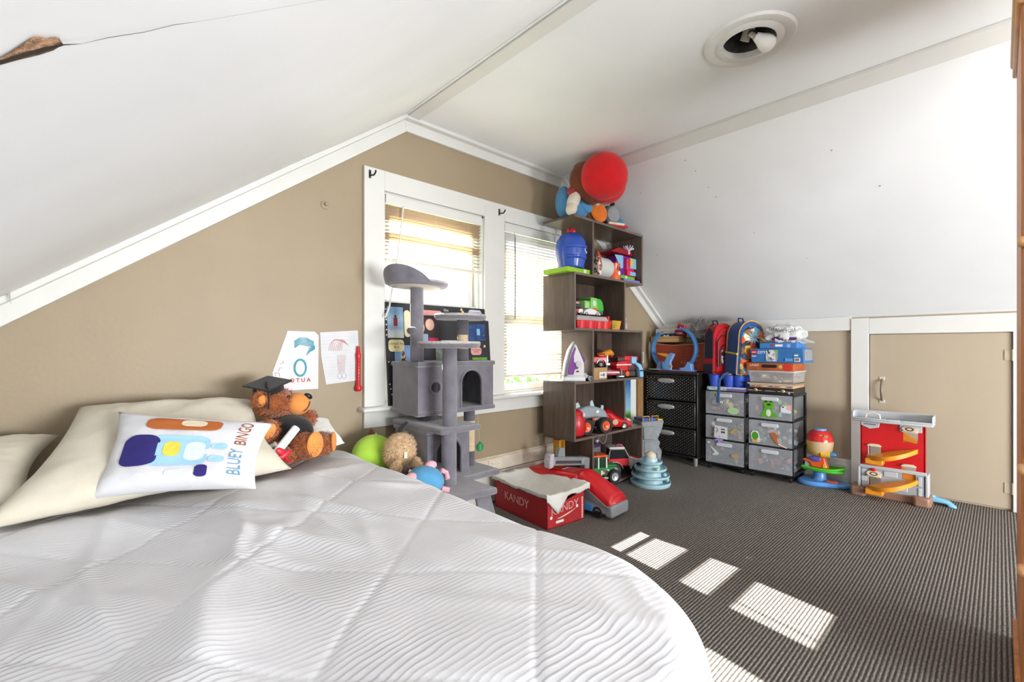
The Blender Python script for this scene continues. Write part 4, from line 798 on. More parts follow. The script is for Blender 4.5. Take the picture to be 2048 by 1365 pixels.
M().box(-.06, .11, -.045, .045, .02, .045).to('chassis', o, GRY, bev=.003); m = M(); m.box(-.12, -.06, -.045, .045, .02, .10); m.box(-.125, -.05, -.045, .045, .10, .11); m.to('cab', o, plast('a9d88a'), bev=.008); M().lathe([(.022, 0), (.022, .003), (.012, .004)], 16, c=(-.02, -.054, .095), ax='y').to('round_badge', o, paper('cfd8d0')); M().box(-.04, .03, -.0565, -.054, .05, .062).to('orange_stripe', o, ORG)
for x in (-.085, .0, .08): wheel(o, (x, 0, .02), .02, .095, 'y', hub=GRY)
o = thing('toy_fire_engine', 'tiny red and white toy vehicle at the tray corner', 'toy car', (2.455, 1.965, Z(3)+.0885), -20)
M().box(-.03, .03, -.02, .02, .012, .045).to('body', o, DRED, bev=.004); M().box(-.026, .02, -.021, .021, .045, .075).to('cabin', o, DGL, bev=.005); M().ell((-.005, 0, .083), (.022, .018, .012)).to('roof', o, plast('d9a6a0')); M().box(.0, .032, -.022, -.02, .015, .04).to('white_panel', o, WHT)
for x in (-.018, .018): wheel(o, (x, 0, .0115), .0115, .046, 'y', hub=GRY)
o = thing('toy_car', 'white toy racing car lying on the tray lid', 'toy car', (2.585, 1.965, Z(3)+.0885), -12)
m = M(); m.prism([(-.07, .01), (.085, .006), (.08, .018), (.03, .045), (-.02, .052), (-.06, .035)], 1, -.03, .03); m.to('body', o, WHT, bev=.006); M().prism([(-.04, .04), (.03, .044), (.0, .054), (-.02, .056)], 1, -.0255, .0255).to('canopy', o, plast('9aa3ab', .2), bev=.003)
for x in (-.045, .05): wheel(o, (x, 0, .013), .013, .064, 'y', hub=WHT)
o = thing('toy_figure', 'dark blue finger-sized toy figure behind the tray', 'toy figure', (2.80, 2.08, Z(3)+.0)); M().lathe([(.022, 0), (.022, .06), (.014, .075), (.02, .09), (.016, .115), (0, .125)], 14).to('body', o, plast('23254d')); M().ell((.0, -.016, .105), (.006, .004, .006), n=8, k=6).to('face', o, WHT)
o = thing('toy_cup', 'yellow-orange square toy cup at the end of the red tray', 'cup', (2.875, 1.975, Z(3)))
m = M(); m.frus((-.045, .045, -.04, .045), 0, (-.056, .056, -.05, .055), .066); m.to('cup', o, plast('d99637', .45), bev=.004); M().frus((-.046, .046, -.04, .045), .058, (-.05, .05, -.045, .05), .0665).to('inside', o, mt('6d4213', .8)); M().prism([(-.04, .012), (-.012, .012), (-.008, .056), (-.042, .056)], 1, -.0515, -.045).to('green_window', o, plast('8aa81f'), bev=.001)
o = thing('plastic_bag', 'crumpled clear plastic bag on the bookshelf ledge by the corner', 'plastic bag', (3.095, 2.08, Z(3)))
PB = seethrough('d9d6d4', .55, .25, 'clearbag'); m = M()
def crum(c, r, amp, fr, seed, n=26, k=16):
    vs = []
    for j in range(k+1):
        t = -pi/2+pi*j/k
        for i in range(n):
            a = 2*pi*i/n; d_ = Vector((cos(t)*cos(a), cos(t)*sin(a), sin(t))); f = 1+amp*(abs(nz(d_.x*fr+seed, d_.y*fr, d_.z*fr))*2-.4)
            vs.append((c[0]+r[0]*f*d_.x, c[1]+r[1]*f*d_.y, max(0, c[2]+r[2]*f*d_.z)))
    return vs, [(j*n+i, j*n+(i+1) % n, (j+1)*n+(i+1) % n, (j+1)*n+i) for j in range(k) for i in range(n)]
m.add(*crum((0, 0, .05), (.095, .08, .075), .35, 3, 1)); m.to('bag', o, PB, ang=20); m = M(); m.box(-.05, .06, -.04, .04, .004, .03); m.box(-.04, .05, -.05, .03, .03, .05); m.to('contents', o, paper('a39d98'), bev=.004)
# ---- third tier
o = thing('steam_iron', 'white and purple steam iron standing on its heel on the bookshelf', 'iron', (2.455, 2.0, Z(2)), -40)
IW = plast('dcdcde'); sole = [(-.055, .0), (-.052, .10), (-.03, .20), (.005, .275), (.012, .285), (.012, .0)]
m = M(); m.prism([(-.072, .03), (-.06, .12), (-.035, .21), (.0, .272), (.004, .262), (-.026, .2), (-.05, .11), (-.06, .03)], 1, -.045, .045); m.to('soleplate', o, mt('8f9296', .25, .8), bev=.002)
m = M(); m.prism([(-.055, .03), (-.046, .11), (-.022, .2), (.006, .262), (.02, .24), (.055, .16), (.07, .12), (.072, .03)], 1, -.042, .042); bd = m.to('body', o, IW, bev=.014)
m = M(); m.prism([(-.045, .045), (-.036, .12), (-.014, .19), (.006, .235), (.012, .22), (-.002, .17), (.0, .13), (.03, .10), (.028, .085), (.005, .08), (-.005, .045)], 1, -.0445, .0445); m.to('purple_panel', o, plast('7b3390'), bev=.002)
M().lathe([(.02, .043), (.022, .047), (.02, .056), (0, .057)], 24, c=(.03, 0, .115), ax='y').to('dial', o, plast('c9c9d2')); m = M(); m.prism([(.022, .185), (.034, .175), (.066, .125), (.076, .13), (.082, .145), (.05, .195), (.034, .205)], 1, -.02, .02); m.to('handle_grip', o, plast('6a2d80'), bev=.006); M().box(.014, .032, -.0455, -.042, .062, .072).to('indicator', o, plast('5a1420'))
m = M(); m.frus((-.075, .08, -.05, .05), 0, (-.068, .075, -.046, .046), .034); m.to('heel_rest', o, IW, bev=.008)
m = M()
for k in range(6): m.ell((-.03+k*.0065, -.0455, .12+k*.016), (.0018, .001, .0018), n=6, k=4)
m.to('steam_mark', o, WHT)
o = thing('toy_car', 'small black open toy car beside the iron', 'toy car', (2.515, 1.965, Z(2)+.0), -25); m = M(); m.prism([(-.06, .014), (.06, .014), (.062, .03), (.03, .042), (.005, .062), (-.035, .066), (-.058, .05)], 1, -.035, .035); m.to('body', o, BLK2, bev=.006); M().tube([(-.05, -.03, .05), (-.02, -.032, .075), (.02, -.03, .05)], .003, 6).to('roll_bar', o, SIL); M().tube([(.04, -.036, .02), (.062, -.02, .022), (.062, .02, .022), (.04, .036, .02)], .003, 6).to('bumper', o, SIL)
for x in (-.035, .038): wheel(o, (x, 0, .019), .019, .082, 'y', hub=SIL)
o = thing('carton', 'small brown cardboard box with a white label under the red truck', 'box', (2.675, 2.02, Z(2)))
m = M(); m.box(-.075, .085, -.085, .085, 0, .085); m.to('box', o, mt('a98458', .8, var=.05), bev=.002); M().box(-.078, .088, -.0855, .0, .058, .0862).to('lid_flap', o, mt('b08c60', .8, var=.05), bev=.001); q = M().box(-.01, .075, -.0875, -.0856, .012, .055).to('shipping_label', o, paper('d9d9da')); m = M(); m.box(.003, .03, -.0882, -.0875, .03, .036); m.box(.034, .05, -.0882, -.0875, .024, .044); m.to('bar_print', q, mt('3a4150', .8))
def lorry(o, W=.036, red=RED):
    m = M(); m.box(.0, .12, -W, W, .03, .078); m.prism([(.0, .078), (.115, .078), (.12, .05), (.0, .05)], 1, -W*.9, W*.9); m.to('bonnet', o, red, bev=.008); m = M(); m.box(-.075, .0, -W, W, .03, .10); m.to('cab', o, red, bev=.006); M().box(-.07, -.004, -W-.001, W+.001, .078, .108).to('cab_window', o, DGL, bev=.004); M().box(-.078, .004, -W-.002, W+.002, .108, .118).to('roof', o, BLK2, bev=.003); g = M().box(.118, .128, -W*.8, W*.8, .03, .085).to('grille', o, SIL, bev=.002)
    m = M()
    for k in range(6): m.box(.1275, .1295, -W*.66+k*W*.24, -W*.66+k*W*.24+.003, .036, .08)
    m.to('grille_bar', g, mt('4a4c50', .4, .5)); M().box(.105, .14, -W-.006, W+.006, .012, .032).to('bumper', o, SIL, bev=.005); m = M(); m.lathe([(.034, -W-.008), (.034, W+.008), (.03, W+.008)], 16, c=(.07, 0, .026), ax='y', a0=0, a1=pi); m.to('fender', o, SIL, sol=.003)
    for x in (.07, -.055): wheel(o, (x, 0, .024), .024, W*2+.012, 'y', hub=SIL)
o = thing('toy_truck', 'red toy lorry with a chrome grille parked on the small carton', 'toy truck', (2.685, 2.03, Z(2)+.0865), -32); lorry(o)
o = thing('toy_car', 'red vintage toy car with a round silver grille beside the carton', 'toy car', (2.865, 1.985, Z(2)), -35)
m = M(); m.prism([(-.08, .02), (.07, .02), (.075, .045), (.06, .062), (.0, .066), (-.02, .085), (-.07, .08), (-.085, .05)], 1, -.038, .038); m.to('body', o, DRED, bev=.01); m = M(); m.lathe([(.034, .076), (.03, .084), (0, .085)], 24, c=(0, 0, .042), ax='x'); m.to('grille', o, SIL); M().box(.05, .095, -.05, .05, .01, .022).to('bumper', o, SIL, bev=.004); M().box(-.06, -.015, -.039, .039, .062, .08).to('window', o, DGL, bev=.003); M().box(-.06, .06, -.0395, -.037, .044, .048).to('side_stripe', o, SIL)
for x in (-.05, .05): wheel(o, (x, 0, .018), .018, .09, 'y', hub=SIL)
o = thing('toy_robot', 'red and light blue transforming robot truck at the shelf end', 'toy robot', (3.05, 1.985, Z(2)), -10)
m = M(); m.box(-.12, .07, -.045, .045, .05, .10); m.prism([(-.13, .09), (.03, .10), (.02, .135), (-.10, .125)], 1, -.04, .04); m.to('torso', o, RED, bev=.007); M().box(-.10, .08, -.05, .05, .008, .05).to('tracks', o, mt('3a3532', .6), bev=.008); M().box(.0, .075, -.052, -.045, .055, .085).to('windscreen', o, DGL, bev=.003); M().lathe([(.02, .052), (.02, .058), (0, .06)], 16, c=(-.02, 0, .03), ax='y').to('orange_hub', o, ORG); M().box(-.04, .06, -.05, .04, .128, .165).to('shoulder', o, RED, bev=.006)
m = M(); m.box(.02, .075, -.065, -.03, .105, .158); m.prism([(.06, .12), (.12, .10), (.145, .06), (.15, .0), (.11, .0), (.10, .07), (.06, .10)], 1, -.068, -.03); m.to('arm', o, LBL, bev=.005); M().box(.105, .15, -.0695, -.029, .045, .055).to('arm_band', o, BLK2); m = M(); m.ell((.085, -.04, .145), (.026, .02, .02)); m.to('fist', o, RED); M().box(-.11, -.03, -.046, .046, .125, .155).to('window_block', o, DGL, bev=.003); M().box(-.125, .035, -.047, -.044, .095, .103).to('white_line', o, WHT)
o = thing('toy_vehicle', 'black and silver toy vehicle wedged behind the robot truck', 'toy vehicle', (2.87, 2.1, Z(2)+.087), -15); m = M(); m.prism([(-.09, .0), (.09, .0), (.09, .03), (.0, .06), (-.06, .085), (-.095, .04)], 1, -.04, .04); m.to('body', o, BLK2, bev=.006); m = M(); m.tube([(-.085, -.042, .08), (.02, -.042, .04), (.08, -.042, .01)], .005, 6); m.to('silver_strut', o, SIL); M().box(.0, .09, -.03, .03, .032, .05).to('top_plate', o, GRY, bev=.004)
for x in (-.06, .06): wheel(o, (x, 0, .0), .02, .09, 'y', hub=SIL)
o['label'] = 'black and silver toy vehicle wedged behind the robot truck'
M().box(-.07, .07, -.03, .03, -.087, -.02).to('base_block', o, mt('3c3a3c', .6), bev=.004)
o = thing('toy_dragon', 'orange and yellow toy creature on top of the black vehicle', 'toy', (2.96, 2.11, Z(2)+.147), 0); m = M(); m.tube([(-.09, -.02, .03), (-.05, -.02, .025), (0, -.02, .035), (.05, -.02, .045), (.08, -.02, .03), (.075, -.02, .0)], [.008, .018, .024, .026, .022, .014], 12); m.to('body', o, plast('e09a35')); M().ell((.075, -.02, .012), (.022, .02, .02)).to('head', o, RED); M().tube([(-.10, -.02, .035), (-.07, -.03, .03), (-.03, -.036, .03)], .007, 8).to('red_stripe', o, RED); M().box(-.05, .06, -.02, .02, -.024, .015).to('feet', o, RED, bev=.005)
# ---- fourth tier
o = thing('toy_helmet', 'round glossy red toy helmet at the left of the lower shelf bay', 'toy helmet', (2.475, 2.01, Z(1))); m = M(); m.lathe([(.05, 0), (.072, .012), (.082, .06), (.078, .12), (.06, .165), (.03, .185), (0, .19)], 28); m.to('shell', o, RED); M().lathe([(.05, 0), (.066, .006), (.07, .014)], 28).to('rim', o, DRED); M().ell((.01, -.078, .15), (.012, .01, .016)).to('crest_mark', o, plast('e8c9c4')); m = M(); m.lathe([(.079, .03), (.084, .05), (.083, .11), (.077, .125)], 14, a0=radians(-60), a1=radians(10)); m.to('white_edge', o, plast('d9c6c4'))
o = thing('monster_truck', 'grey shark-headed monster truck with orange mouth and big black wheels', 'toy truck', (2.64, 2.0, Z(1)), -18); SG = plast('8b98a0', .45)
m = M(); m.prism([(-.13, .13), (-.06, .11), (.02, .115), (.11, .10), (.125, .13), (.10, .165), (.03, .19), (-.05, .20), (-.13, .175)], 1, -.05, .05); sk = m.to('shark_body', o, SG, bev=.014)
M().prism([(.0, .075), (.09, .055), (.115, .085), (.10, .105), (.0, .115)], 1, -.038, .038).to('orange_mouth', o, ORG, bev=.01); m = M(); m.prism([(.0, .19), (.04, .185), (.02, .235), (.0, .225)], 1, -.008, .008); m.prism([(.085, .15), (.115, .145), (.118, .19), (.10, .195)], 1, -.008, .008); m.prism([(-.12, .18), (-.08, .19), (-.10, .225), (-.13, .215)], 1, -.008, .008); m.to('fin', o, plast('b9c6cc'), bev=.003)
m = M()
for k in range(6): m.lathe([(.006, 0), (0, -.018)], 6, c=(.02+k*.015, -.04, .11))
m.to('teeth', o, plast('e8e4d8')); M().ell((.03, -.052, .155), (.016, .006, .012), rot=(0, -15, 0)).to('eye', o, WHT); m = M(); m.box(-.09, .08, -.04, .04, .05, .10); m.to('chassis', o, BLK2, bev=.01)
for x, y in ((-.075, -.06), (.085, -.06), (-.075, .06), (.085, .06)): wheel(o, (x, y, .058), .058, .05, 'y', hub=ORG)
o = thing('toy_car', 'glossy red toy sports car with dark windows on the lower bay shelf', 'toy car', (2.92, 2.03, Z(1)), -42)
m = M(); 
def carsec(u, v):
    x = -.155+.31*u; w = .07*(1-(2*u-1)**6*.35); hgt = .05+.065*math.exp(-((u-.42)/.22)**2)+.01*sin(u*pi); a = v*pi
    return (x, -cos(a)*w*(1 if v < .02 or v > .98 else (abs(cos(a))**-.25 if abs(cos(a)) > .05 else 1)), .022+max(0, sin(a))**.55*hgt)
m.grid(carsec, 24, 16); m.box(-.15, .15, -.062, .062, .018, .03); m.to('body', o, plast('c40812', .15), ang=50); m = M(); m.prism([(-.07, .09), (.035, .085), (-.0, .128), (-.055, .128)], 1, -.056, .056); m.to('windows', o, DGL, bev=.008); M().box(.10, .16, -.055, .055, .014, .024).to('splitter', o, BLK2, bev=.004)
for s_ in (-1, 1): M().ell((.135, s_*.045, .068), (.02, .012, .008), rot=(0, 20, s_*-20)).to('headlight', o, plast('d8d4cc'))
M().lathe([(.022, .0), (.021, .003), (0, .004)], 18, c=(.03, 0, 0), ax='y').to('door_roundel', o, plast('d9b98c')).location = (0.0, -.0745, .055)
for x in (-.095, .10):
    for s_ in (-1, 1): wheel(o, (x, s_*.058, .027), .027, .026, 'y', hub=SIL)
o = thing('charging_cable', 'thin grey cable looping over the shelf edge below the monster truck', 'cable', (2.62, 1.918, Z(1))); M().tube([(-.03, .06, .003), (-.01, .02, .004), (.0, -.003, .002), (.02, -.006, -.04), (.055, -.006, -.07), (.085, -.006, -.06), (.10, -.006, -.03), (.103, -.004, .003), (.10, .03, .004)], .0022, 6).to('wire', o, mt('8b8089', .5)); m = M(); m.box(-.04, -.02, .055, .068, .0, .008); m.to('plug', o, GRY, bev=.002)
# ---- bottom tier
o = thing('toy_tractor', 'green toy truck with an orange roof rack in the bottom bay', 'toy truck', (2.74, 1.99, Z(0)), -24); GT = plast('1f7a3a')
m = M(); m.box(-.13, .10, -.055, .055, .055, .115); m.box(.02, .12, -.05, .05, .115, .128); m.to('body', o, GT, bev=.012); m = M(); m.box(-.10, .03, -.05, .05, .112, .19); m.to('cab', o, mt('22402c', .15, coat=.5), bev=.01); m = M()
for x in (-.10, -.035, .03):
    for y in (-.051, .051): m.box(x-.005, x+.005, y-.004, y+.004, .11, .195)
m.to('cab_post', o, WHT); M().box(-.13, .04, -.06, .06, .19, .205).to('roof_rack', o, ORG, bev=.005); M().box(-.02, .06, -.0575, -.054, .062, .10).to('side_decal', o, blotch('decal', ['2f8f4d', 'd8d4c6', 'b0453a', '26733c', '3a3a3a'], 60)); M().box(-.06, .05, -.07, -.05, .035, .05).to('side_step', o, SIL, bev=.003)
for x in (-.085, .085):
    for s_ in (-1, 1): wheel(o, (x, s_*.06, .05), .05, .045, 'y', hub=SIL)
o = thing('toy_jeep', 'red and silver toy jeep with big tyres in the bottom bay', 'toy jeep', (3.03, 1.985, Z(0)), -38)
JS = mt('a8a19c', .35, .3); m = M(); m.box(-.13, .03, -.058, .058, .075, .135); m.to('body', o, RED, bev=.008); m = M(); m.prism([(.03, .075), (.15, .075), (.155, .115), (.05, .148), (.03, .148)], 1, -.056, .056); bn = m.to('bonnet', o, JS, bev=.008); M().prism([(.055, .1475), (.145, .119), (.145, .1205), (.055, .149)], 1, -.036, .036).to('bonnet_panel', bn, RED)
m = M(); m.prism([(-.12, .135), (.035, .135), (.0, .205), (-.11, .205)], 1, -.05, .05); m.to('cabin_glass', o, DGL, bev=.004); m = M()
for y in (-.052, .052): m.tube([(.04, y, .135), (.002, y, .205), (-.11, y, .205), (-.125, y, .135)], .006, 6)
m.tube([(.04, -.052, .14), (.04, .052, .14)], .005, 6); m.tube([(.002, -.052, .205), (.002, .052, .205)], .006, 6); m.to('cabin_frame', o, JS); M().box(-.12, .005, -.055, .055, .205, .22).to('roof', o, WHT, bev=.008); M().tube([(-.06, -.03, .22), (-.05, -.03, .238), (-.02, -.03, .235), (-.005, -.03, .222)], .006, 6).to('roof_handle', o, plast('a3204a')); M().box(.15, .16, -.045, .045, .08, .115).to('grille', o, mt('d0ccc4', .25, .6), bev=.003); m = M(); m.box(.10, .18, -.07, .07, .045, .065); m.to('bumper', o, GRY, bev=.008)
for x in (-.085, .10):
    for s_ in (-1, 1): wheel(o, (x, s_*.062, .052), .052, .05, 'y', tire=mt('3a3a3c', .8), hub=SIL); M().lathe([(.062, s_*.062-.03), (.064, s_*.062+.03)], 14, c=(x, 0, .052), ax='y', a0=.2, a1=pi-.2).to('fender', o, JS, sol=.004)
o = thing('toy_bus', 'purple and grey toy vehicle at the back of the bottom bay', 'toy vehicle', (2.79, 2.135, Z(0)), 0); m = M(); m.box(-.15, .12, -.045, .05, .02, .24); m.to('body', o, plast('4b3558'), bev=.01); m = M(); m.box(-.12, .0, -.048, -.044, .17, .22); m.box(.02, .1, -.048, -.044, .17, .22); m.to('window', o, mt('6f7378', .3)); m = M(); m.ell((.09, -.02, .26), (.022, .02, .02)); m.to('beacon', o, SIL)
for x in (-.09, .08): wheel(o, (x, 0, .022), .022, .1, 'y', hub=GRY)
# ================================================================= corner behind the bookshelf
o = thing('canvas_print', 'tall picture of blue sky and green grass propped behind the shelf', 'picture', (3.46, 2.235, 0)); M().box(-.10, .085, 0, .006, .0, .72).to('print', o, gradmat('skypic', [(0, '6f8f5a'), (.42, '58a02f'), (.5, '8fb6c4'), (.7, '6fa0c0'), (1, '1f5f94')], 2, .25, .72, nz=.12)); M().box(.085, .17, 0, .006, .0, .72).to('white_margin', o, paper('d5d7d6')); 
o2 = thing('cardboard_sheet', 'tall brown cardboard sheet standing in the corner by the wicker drawers', 'cardboard', (3.67, 2.225, 0)); M().box(-.04, .045, -.012, .02, 0, 1.0).to('sheet', o2, mt('8f6d45', .85, var=.07)); M().box(-.045, .05, -.014, -.012, .86, .96).to('label', o2, paper('cfcdc8')); m = M()
for k in range(7): m.box(-.038+k*.012, -.034+k*.012, -.0148, -.014, .88, .945)
m.to('label_bars', o2, mt('6b6f7a', .8))
o = thing('toy_tower', 'grey toy rock castle with blue top leaning beside the bookshelf', 'toy castle', (3.43, 2.0, 0), -25); CG = mt('7f8386', .6, var=.08, bump=.2, bs=30)
m = M(); m.prism([(-.10, 0), (.06, 0), (.085, .05), (.10, .15), (.07, .19), (.085, .22), (.06, .25), (.10, .33), (.12, .40), (-.10, .40), (-.09, .28), (-.10, .2)], 1, -.06, .08); m.to('rock_body', o, CG, bev=.012); m = M()
for z0, z1, x0, x1 in ((.02, .12, -.09, .03), (.13, .24, -.08, .045), (.25, .36, -.085, .02), (.05, .17, .04, .08)): m.box(x0, x1, -.07, -.055, z0, z1)
m.to('rock_slab', o, CG, bev=.008); M().box(-.09, .05, -.05, .07, .40, .425).to('blue_deck', o, BLU, bev=.005); m = M()
for x in (-.085, .0): m.tube([(x, -.055, .40), (x, -.055, .44), (x+.06, -.055, .44), (x+.06, -.055, .40)], .004, 6)
m.to('yellow_rail', o, YEL); M().box(.06, .11, -.05, .04, .40, .412).to('yellow_step', o, YEL, bev=.003)
# ================================================================= floor in front of the shelf
o = thing('toy_transporter', 'long red and grey toy transporter truck on the floor behind the box', 'toy truck', (2.285, 1.87, 0), 3)
m = M(); m.prism([(-.33, .03), (.32, .03), (.32, .12), (-.16, .12), (-.33, .07)], 0, -.092, .092); m.v = m.v; m.to('chassis', o, GRY, bev=.012)
m = M()
def hood(u, v):
    y = -.335+.24*v; a = pi*u; hh = .075+.115*min(1, (v*1.15))**.8; return (-cos(a)*(.088)*(1 if True else 1), y, .055+(abs(sin(a))**.35)*hh)
m.grid(hood, 20, 14); m.add([hood(i/20, 0) for i in range(21)], [list(range(21))]); m.to('cab_hood', o, RED, ang=50, sol=.004)
m = M(); m.prism([(-.11, .09), (.33, .09), (.34, .15), (.30, .205), (-.10, .225)], 0, -.088, .088); m.to('trailer', o, RED, bev=.018); q = M().prism([(-.05, .2215), (.16, .214), (.16, .218), (-.05, .2255)], 0, -.05, .05).to('deck_panel', o, plast('b00f1a'), bev=.002)
M().box(-.035, .035, .02, .06, .214, .222).to('badge', o, WHT, bev=.006); m = M(); m.tube([(.088, -.10, .16), (.105, -.06, .18), (.105, .06, .17), (.088, .12, .12)], .007, 8); m.to('side_rail', o, SIL); M().box(-.094, .094, -.352, -.30, .02, .09).to('front_bumper', o, GRY, bev=.012); m = M(); m.prism([(-.33, .06), (-.16, .10), (-.10, .17), (-.16, .165), (-.33, .075)], 0, -.094, .094); m.to('windscreen_band', o, mt('6f7478', .3), bev=.004); M().box(-.096, .096, -.22, -.12, .03, .075).to('blue_skirt', o, plast('4a8fd0'), bev=.005)
for y in (-.25, .05, .22):
    for s_ in (-1, 1): wheel(o, (s_*.078, y, .035), .035, .036, 'x', hub=BLK2)
o = thing('toy_crane', 'grey plastic toy crane arm lying across the red transporter', 'toy crane', (2.33, 1.965, .226), -6, ry=8)
m = M(); m.box(-.13, .17, -.02, .02, .03, .055); m.box(-.13, .17, -.02, .02, .0, .012); m.to('boom', o, GRY, bev=.003); m = M(); m.box(-.13, .17, -.012, .012, .012, .03); m.to('boom_slot', o, mt('3f3a3a', .6)); m = M(); m.prism([(-.09, .055), (-.02, .055), (-.035, .115), (-.075, .115)], 1, -.018, .018); m.to('bracket', o, GRY, bev=.004); m = M(); m.prism([(.15, .06), (.21, .05), (.215, -.05), (.175, -.05), (.165, .0), (.14, .0)], 1, -.025, .025); m.to('claw', o, GRY, bev=.008); m = M(); m.lathe([(.022, -.024), (.024, 0), (.022, .024)], 16, c=(.15, 0, .027), ax='y'); m.lathe([(.03, -.024), (.033, 0), (.03, .024)], 16, c=(-.14, 0, .027), ax='y'); m.to('pivot', o, SIL); m = M(); m.prism([(-.165, .07), (-.13, .08), (-.125, -.01), (-.16, -.02)], 1, -.03, .03); m.to('end_jaw', o, plast('b9b0bd'), bev=.008)
o = thing('toy_block', 'small yellow toy block under the left overhang of the bookshelf', 'toy block', (2.45, 2.12, 0)); m = M(); m.box(-.03, .03, -.03, .03, 0, .36); m.to('column', o, plast('c98a1a'), bev=.004); M().box(-.01, .01, -.0315, -.03, .29, .35).to('marking', o, plast('8f5f10'))
# cardboard fruit box with a white cloth
o = thing('cardboard_box', 'red printed cardboard box on the floor in front of the cat tree', 'box', (2.03, 1.925, 0), -6); RB = mt('a81e22', .65, var=.04); bw, bl, bh = .145, .245, .165
m = M(); t = .006; m.box(-bw, bw, -bl, bl, 0, t); m.box(-bw, -bw+t, -bl, bl, 0, bh); m.box(bw-t, bw, -bl, bl, 0, bh); m.box(-bw, bw, bl-t, bl, 0, bh); m.prism([(-bw, 0), (bw, 0), (bw, bh), (bw*.5, bh-.012), (0, bh-.03), (-bw*.5, bh-.012), (-bw, bh)], 1, -bl, -bl+t); m.to('box', o, RB)
LT = mt('d99a98', .7)
q = text('KANDY', .062, LT, o, (-.012, -bl-.001, .098), (90, -5, 0), shear=.1); q = text('KANDY', .068, LT, o, (-bw-.001, .03, .095), (90, 0, -90)); m = M()
pts = [(-.07+.15*i/10, .048+.035*(i/10)**2) for i in range(11)]; m.add([(x, -bl-.0012, z-.002) for x, z in pts]+[(x, -bl-.0012, z+.006*sin(pi*min(1, i/9.5))) for i, (x, z) in enumerate(pts)], [(i, i+1, i+12, i+11) for i in range(10)]); m.to('swoosh', o, mt('e3c9b8', .7)); M().prism(rr(-.08, -.02, .022, .036, .006), 1, -bl-.0012, -bl).to('slot_label', o, paper('d9dcd6')); 
for x, z in ((-.115, .06), (.085, .088)): M().lathe([(.009, 0), (.009, .0014)], 16, c=(x, -bl, z), ax='y').to('round_mark', o, paper('d6ddd4'))
m = M()
for k in range(9): m.box(.122, .134, -bl-.0014, -bl, .01+k*.014, .021+k*.014)
m.to('edge_marks', o, paper('e0bdb4'))
m = M()
def sheetf(u, v):
    x = (-.175+.36*u); y = (-.285+.56*v); sag = .075*(max(0, 1-(2.25*u-1.125)**2)*max(0, 1-(2.2*v-1.1)**2))**.8
    z = bh+.026-sag+.012*nz(u*6, v*6, 3)+.008*abs(nz(u*13, v*11, 8))
    ox = max(0, abs(x)-bw-.004); 
    if y < -bl-.004:
        fl = max(0, 1-abs(u-.28)/.22); ex = -bl-.004-y; z -= ex*(1+2.2*fl)+.0; y = -bl-.006-.01*fl*sin(ex*60)
    if x < -bw-.003: z -= (-bw-.003-x)*.9; x = -bw-.006
    if x > bw+.003: z += .0
    return (x, y, z+(.012*u if v < .3 else 0))
m.grid(sheetf, 60, 70); q = m.to('cloth', None, cloth('d6d4ce', .2, 200, .02), ang=180, sol=.003)
q2 = thing('white_cloth', 'crumpled white cloth draped over the red cardboard box', 'cloth', (2.03, 1.925, 0), -6); q.parent = q2; q.name = 'fabric'
# cat ball tower
o = thing('ball_track_toy', 'pale blue tiered cat ball tower on the carpet', 'cat toy', (3.045, 1.755, 0)); CB = plast('a9cdd6', .4); prev = None
for k, (r, z) in enumerate(((.142, 0), (.135, .048), (.115, .098), (.085, .145))):
    M().lathe([(r*.55, z+.03), (r*.6, z+.014), (r*.93, z+.010), (r, z+.018), (r*1.005, z+.03), (r*.985, z+.03), (r*.95, z+.016), (r*.62, z+.02), (r*.55, z+.05), (0, z+.05)], 44).to('tier', o, CB) if k else M().lathe([(0, 0), (r*.95, 0), (r, .012), (r*1.005, .03), (r*.985, .03), (r*.95, .014), (r*.62, .018), (r*.55, .05), (0, .05)], 44).to('tier', o, CB)
BALL = plast('d2c9b8', .7); M().ell((0, 0, .205), (.042, .042, .036)).to('top_ball', o, BALL)
for a, r, z, hx in ((-120, .095, .128, 'a9d0b4'), (-60, .115, .042, '8fb9c6'), (-75, .1, .08, '8fb9c6')): M().ell((r*cos(radians(a)), r*sin(radians(a)), z), (.018, .018, .018), n=14, k=10).to('track_ball', o, plast(hx))
# ================================================================= wicker drawers against the knee wall
o = thing('drawer_tower', 'black wicker-look plastic tower of three drawers by the corner', 'drawers', (3.945, 1.985, 0), -90); WB = mt('232120', .28, var=.05); hw = .245
m = M(); m.box(-hw, hw, -.165, .175, .06, .075); m.box(-hw, -hw+.012, -.165, .175, .075, .77); m.box(hw-.012, hw, -.165, .175, .075, .77); m.box(-hw, hw, .165, .175, .075, .77); m.to('carcass', o, WB, bev=.004)
M().box(-hw-.012, hw+.012, -.185, .185, .765, .79).to('top', o, WB, bev=.008)
for x in (-hw+.02, hw-.02):
    for y in (-.16, .15): M().cyl((x, y, 0), (x, y, .065), .016, .019, 12).to('leg', o, mt('9a9a98', .3, .5) if y < 0 else WB)
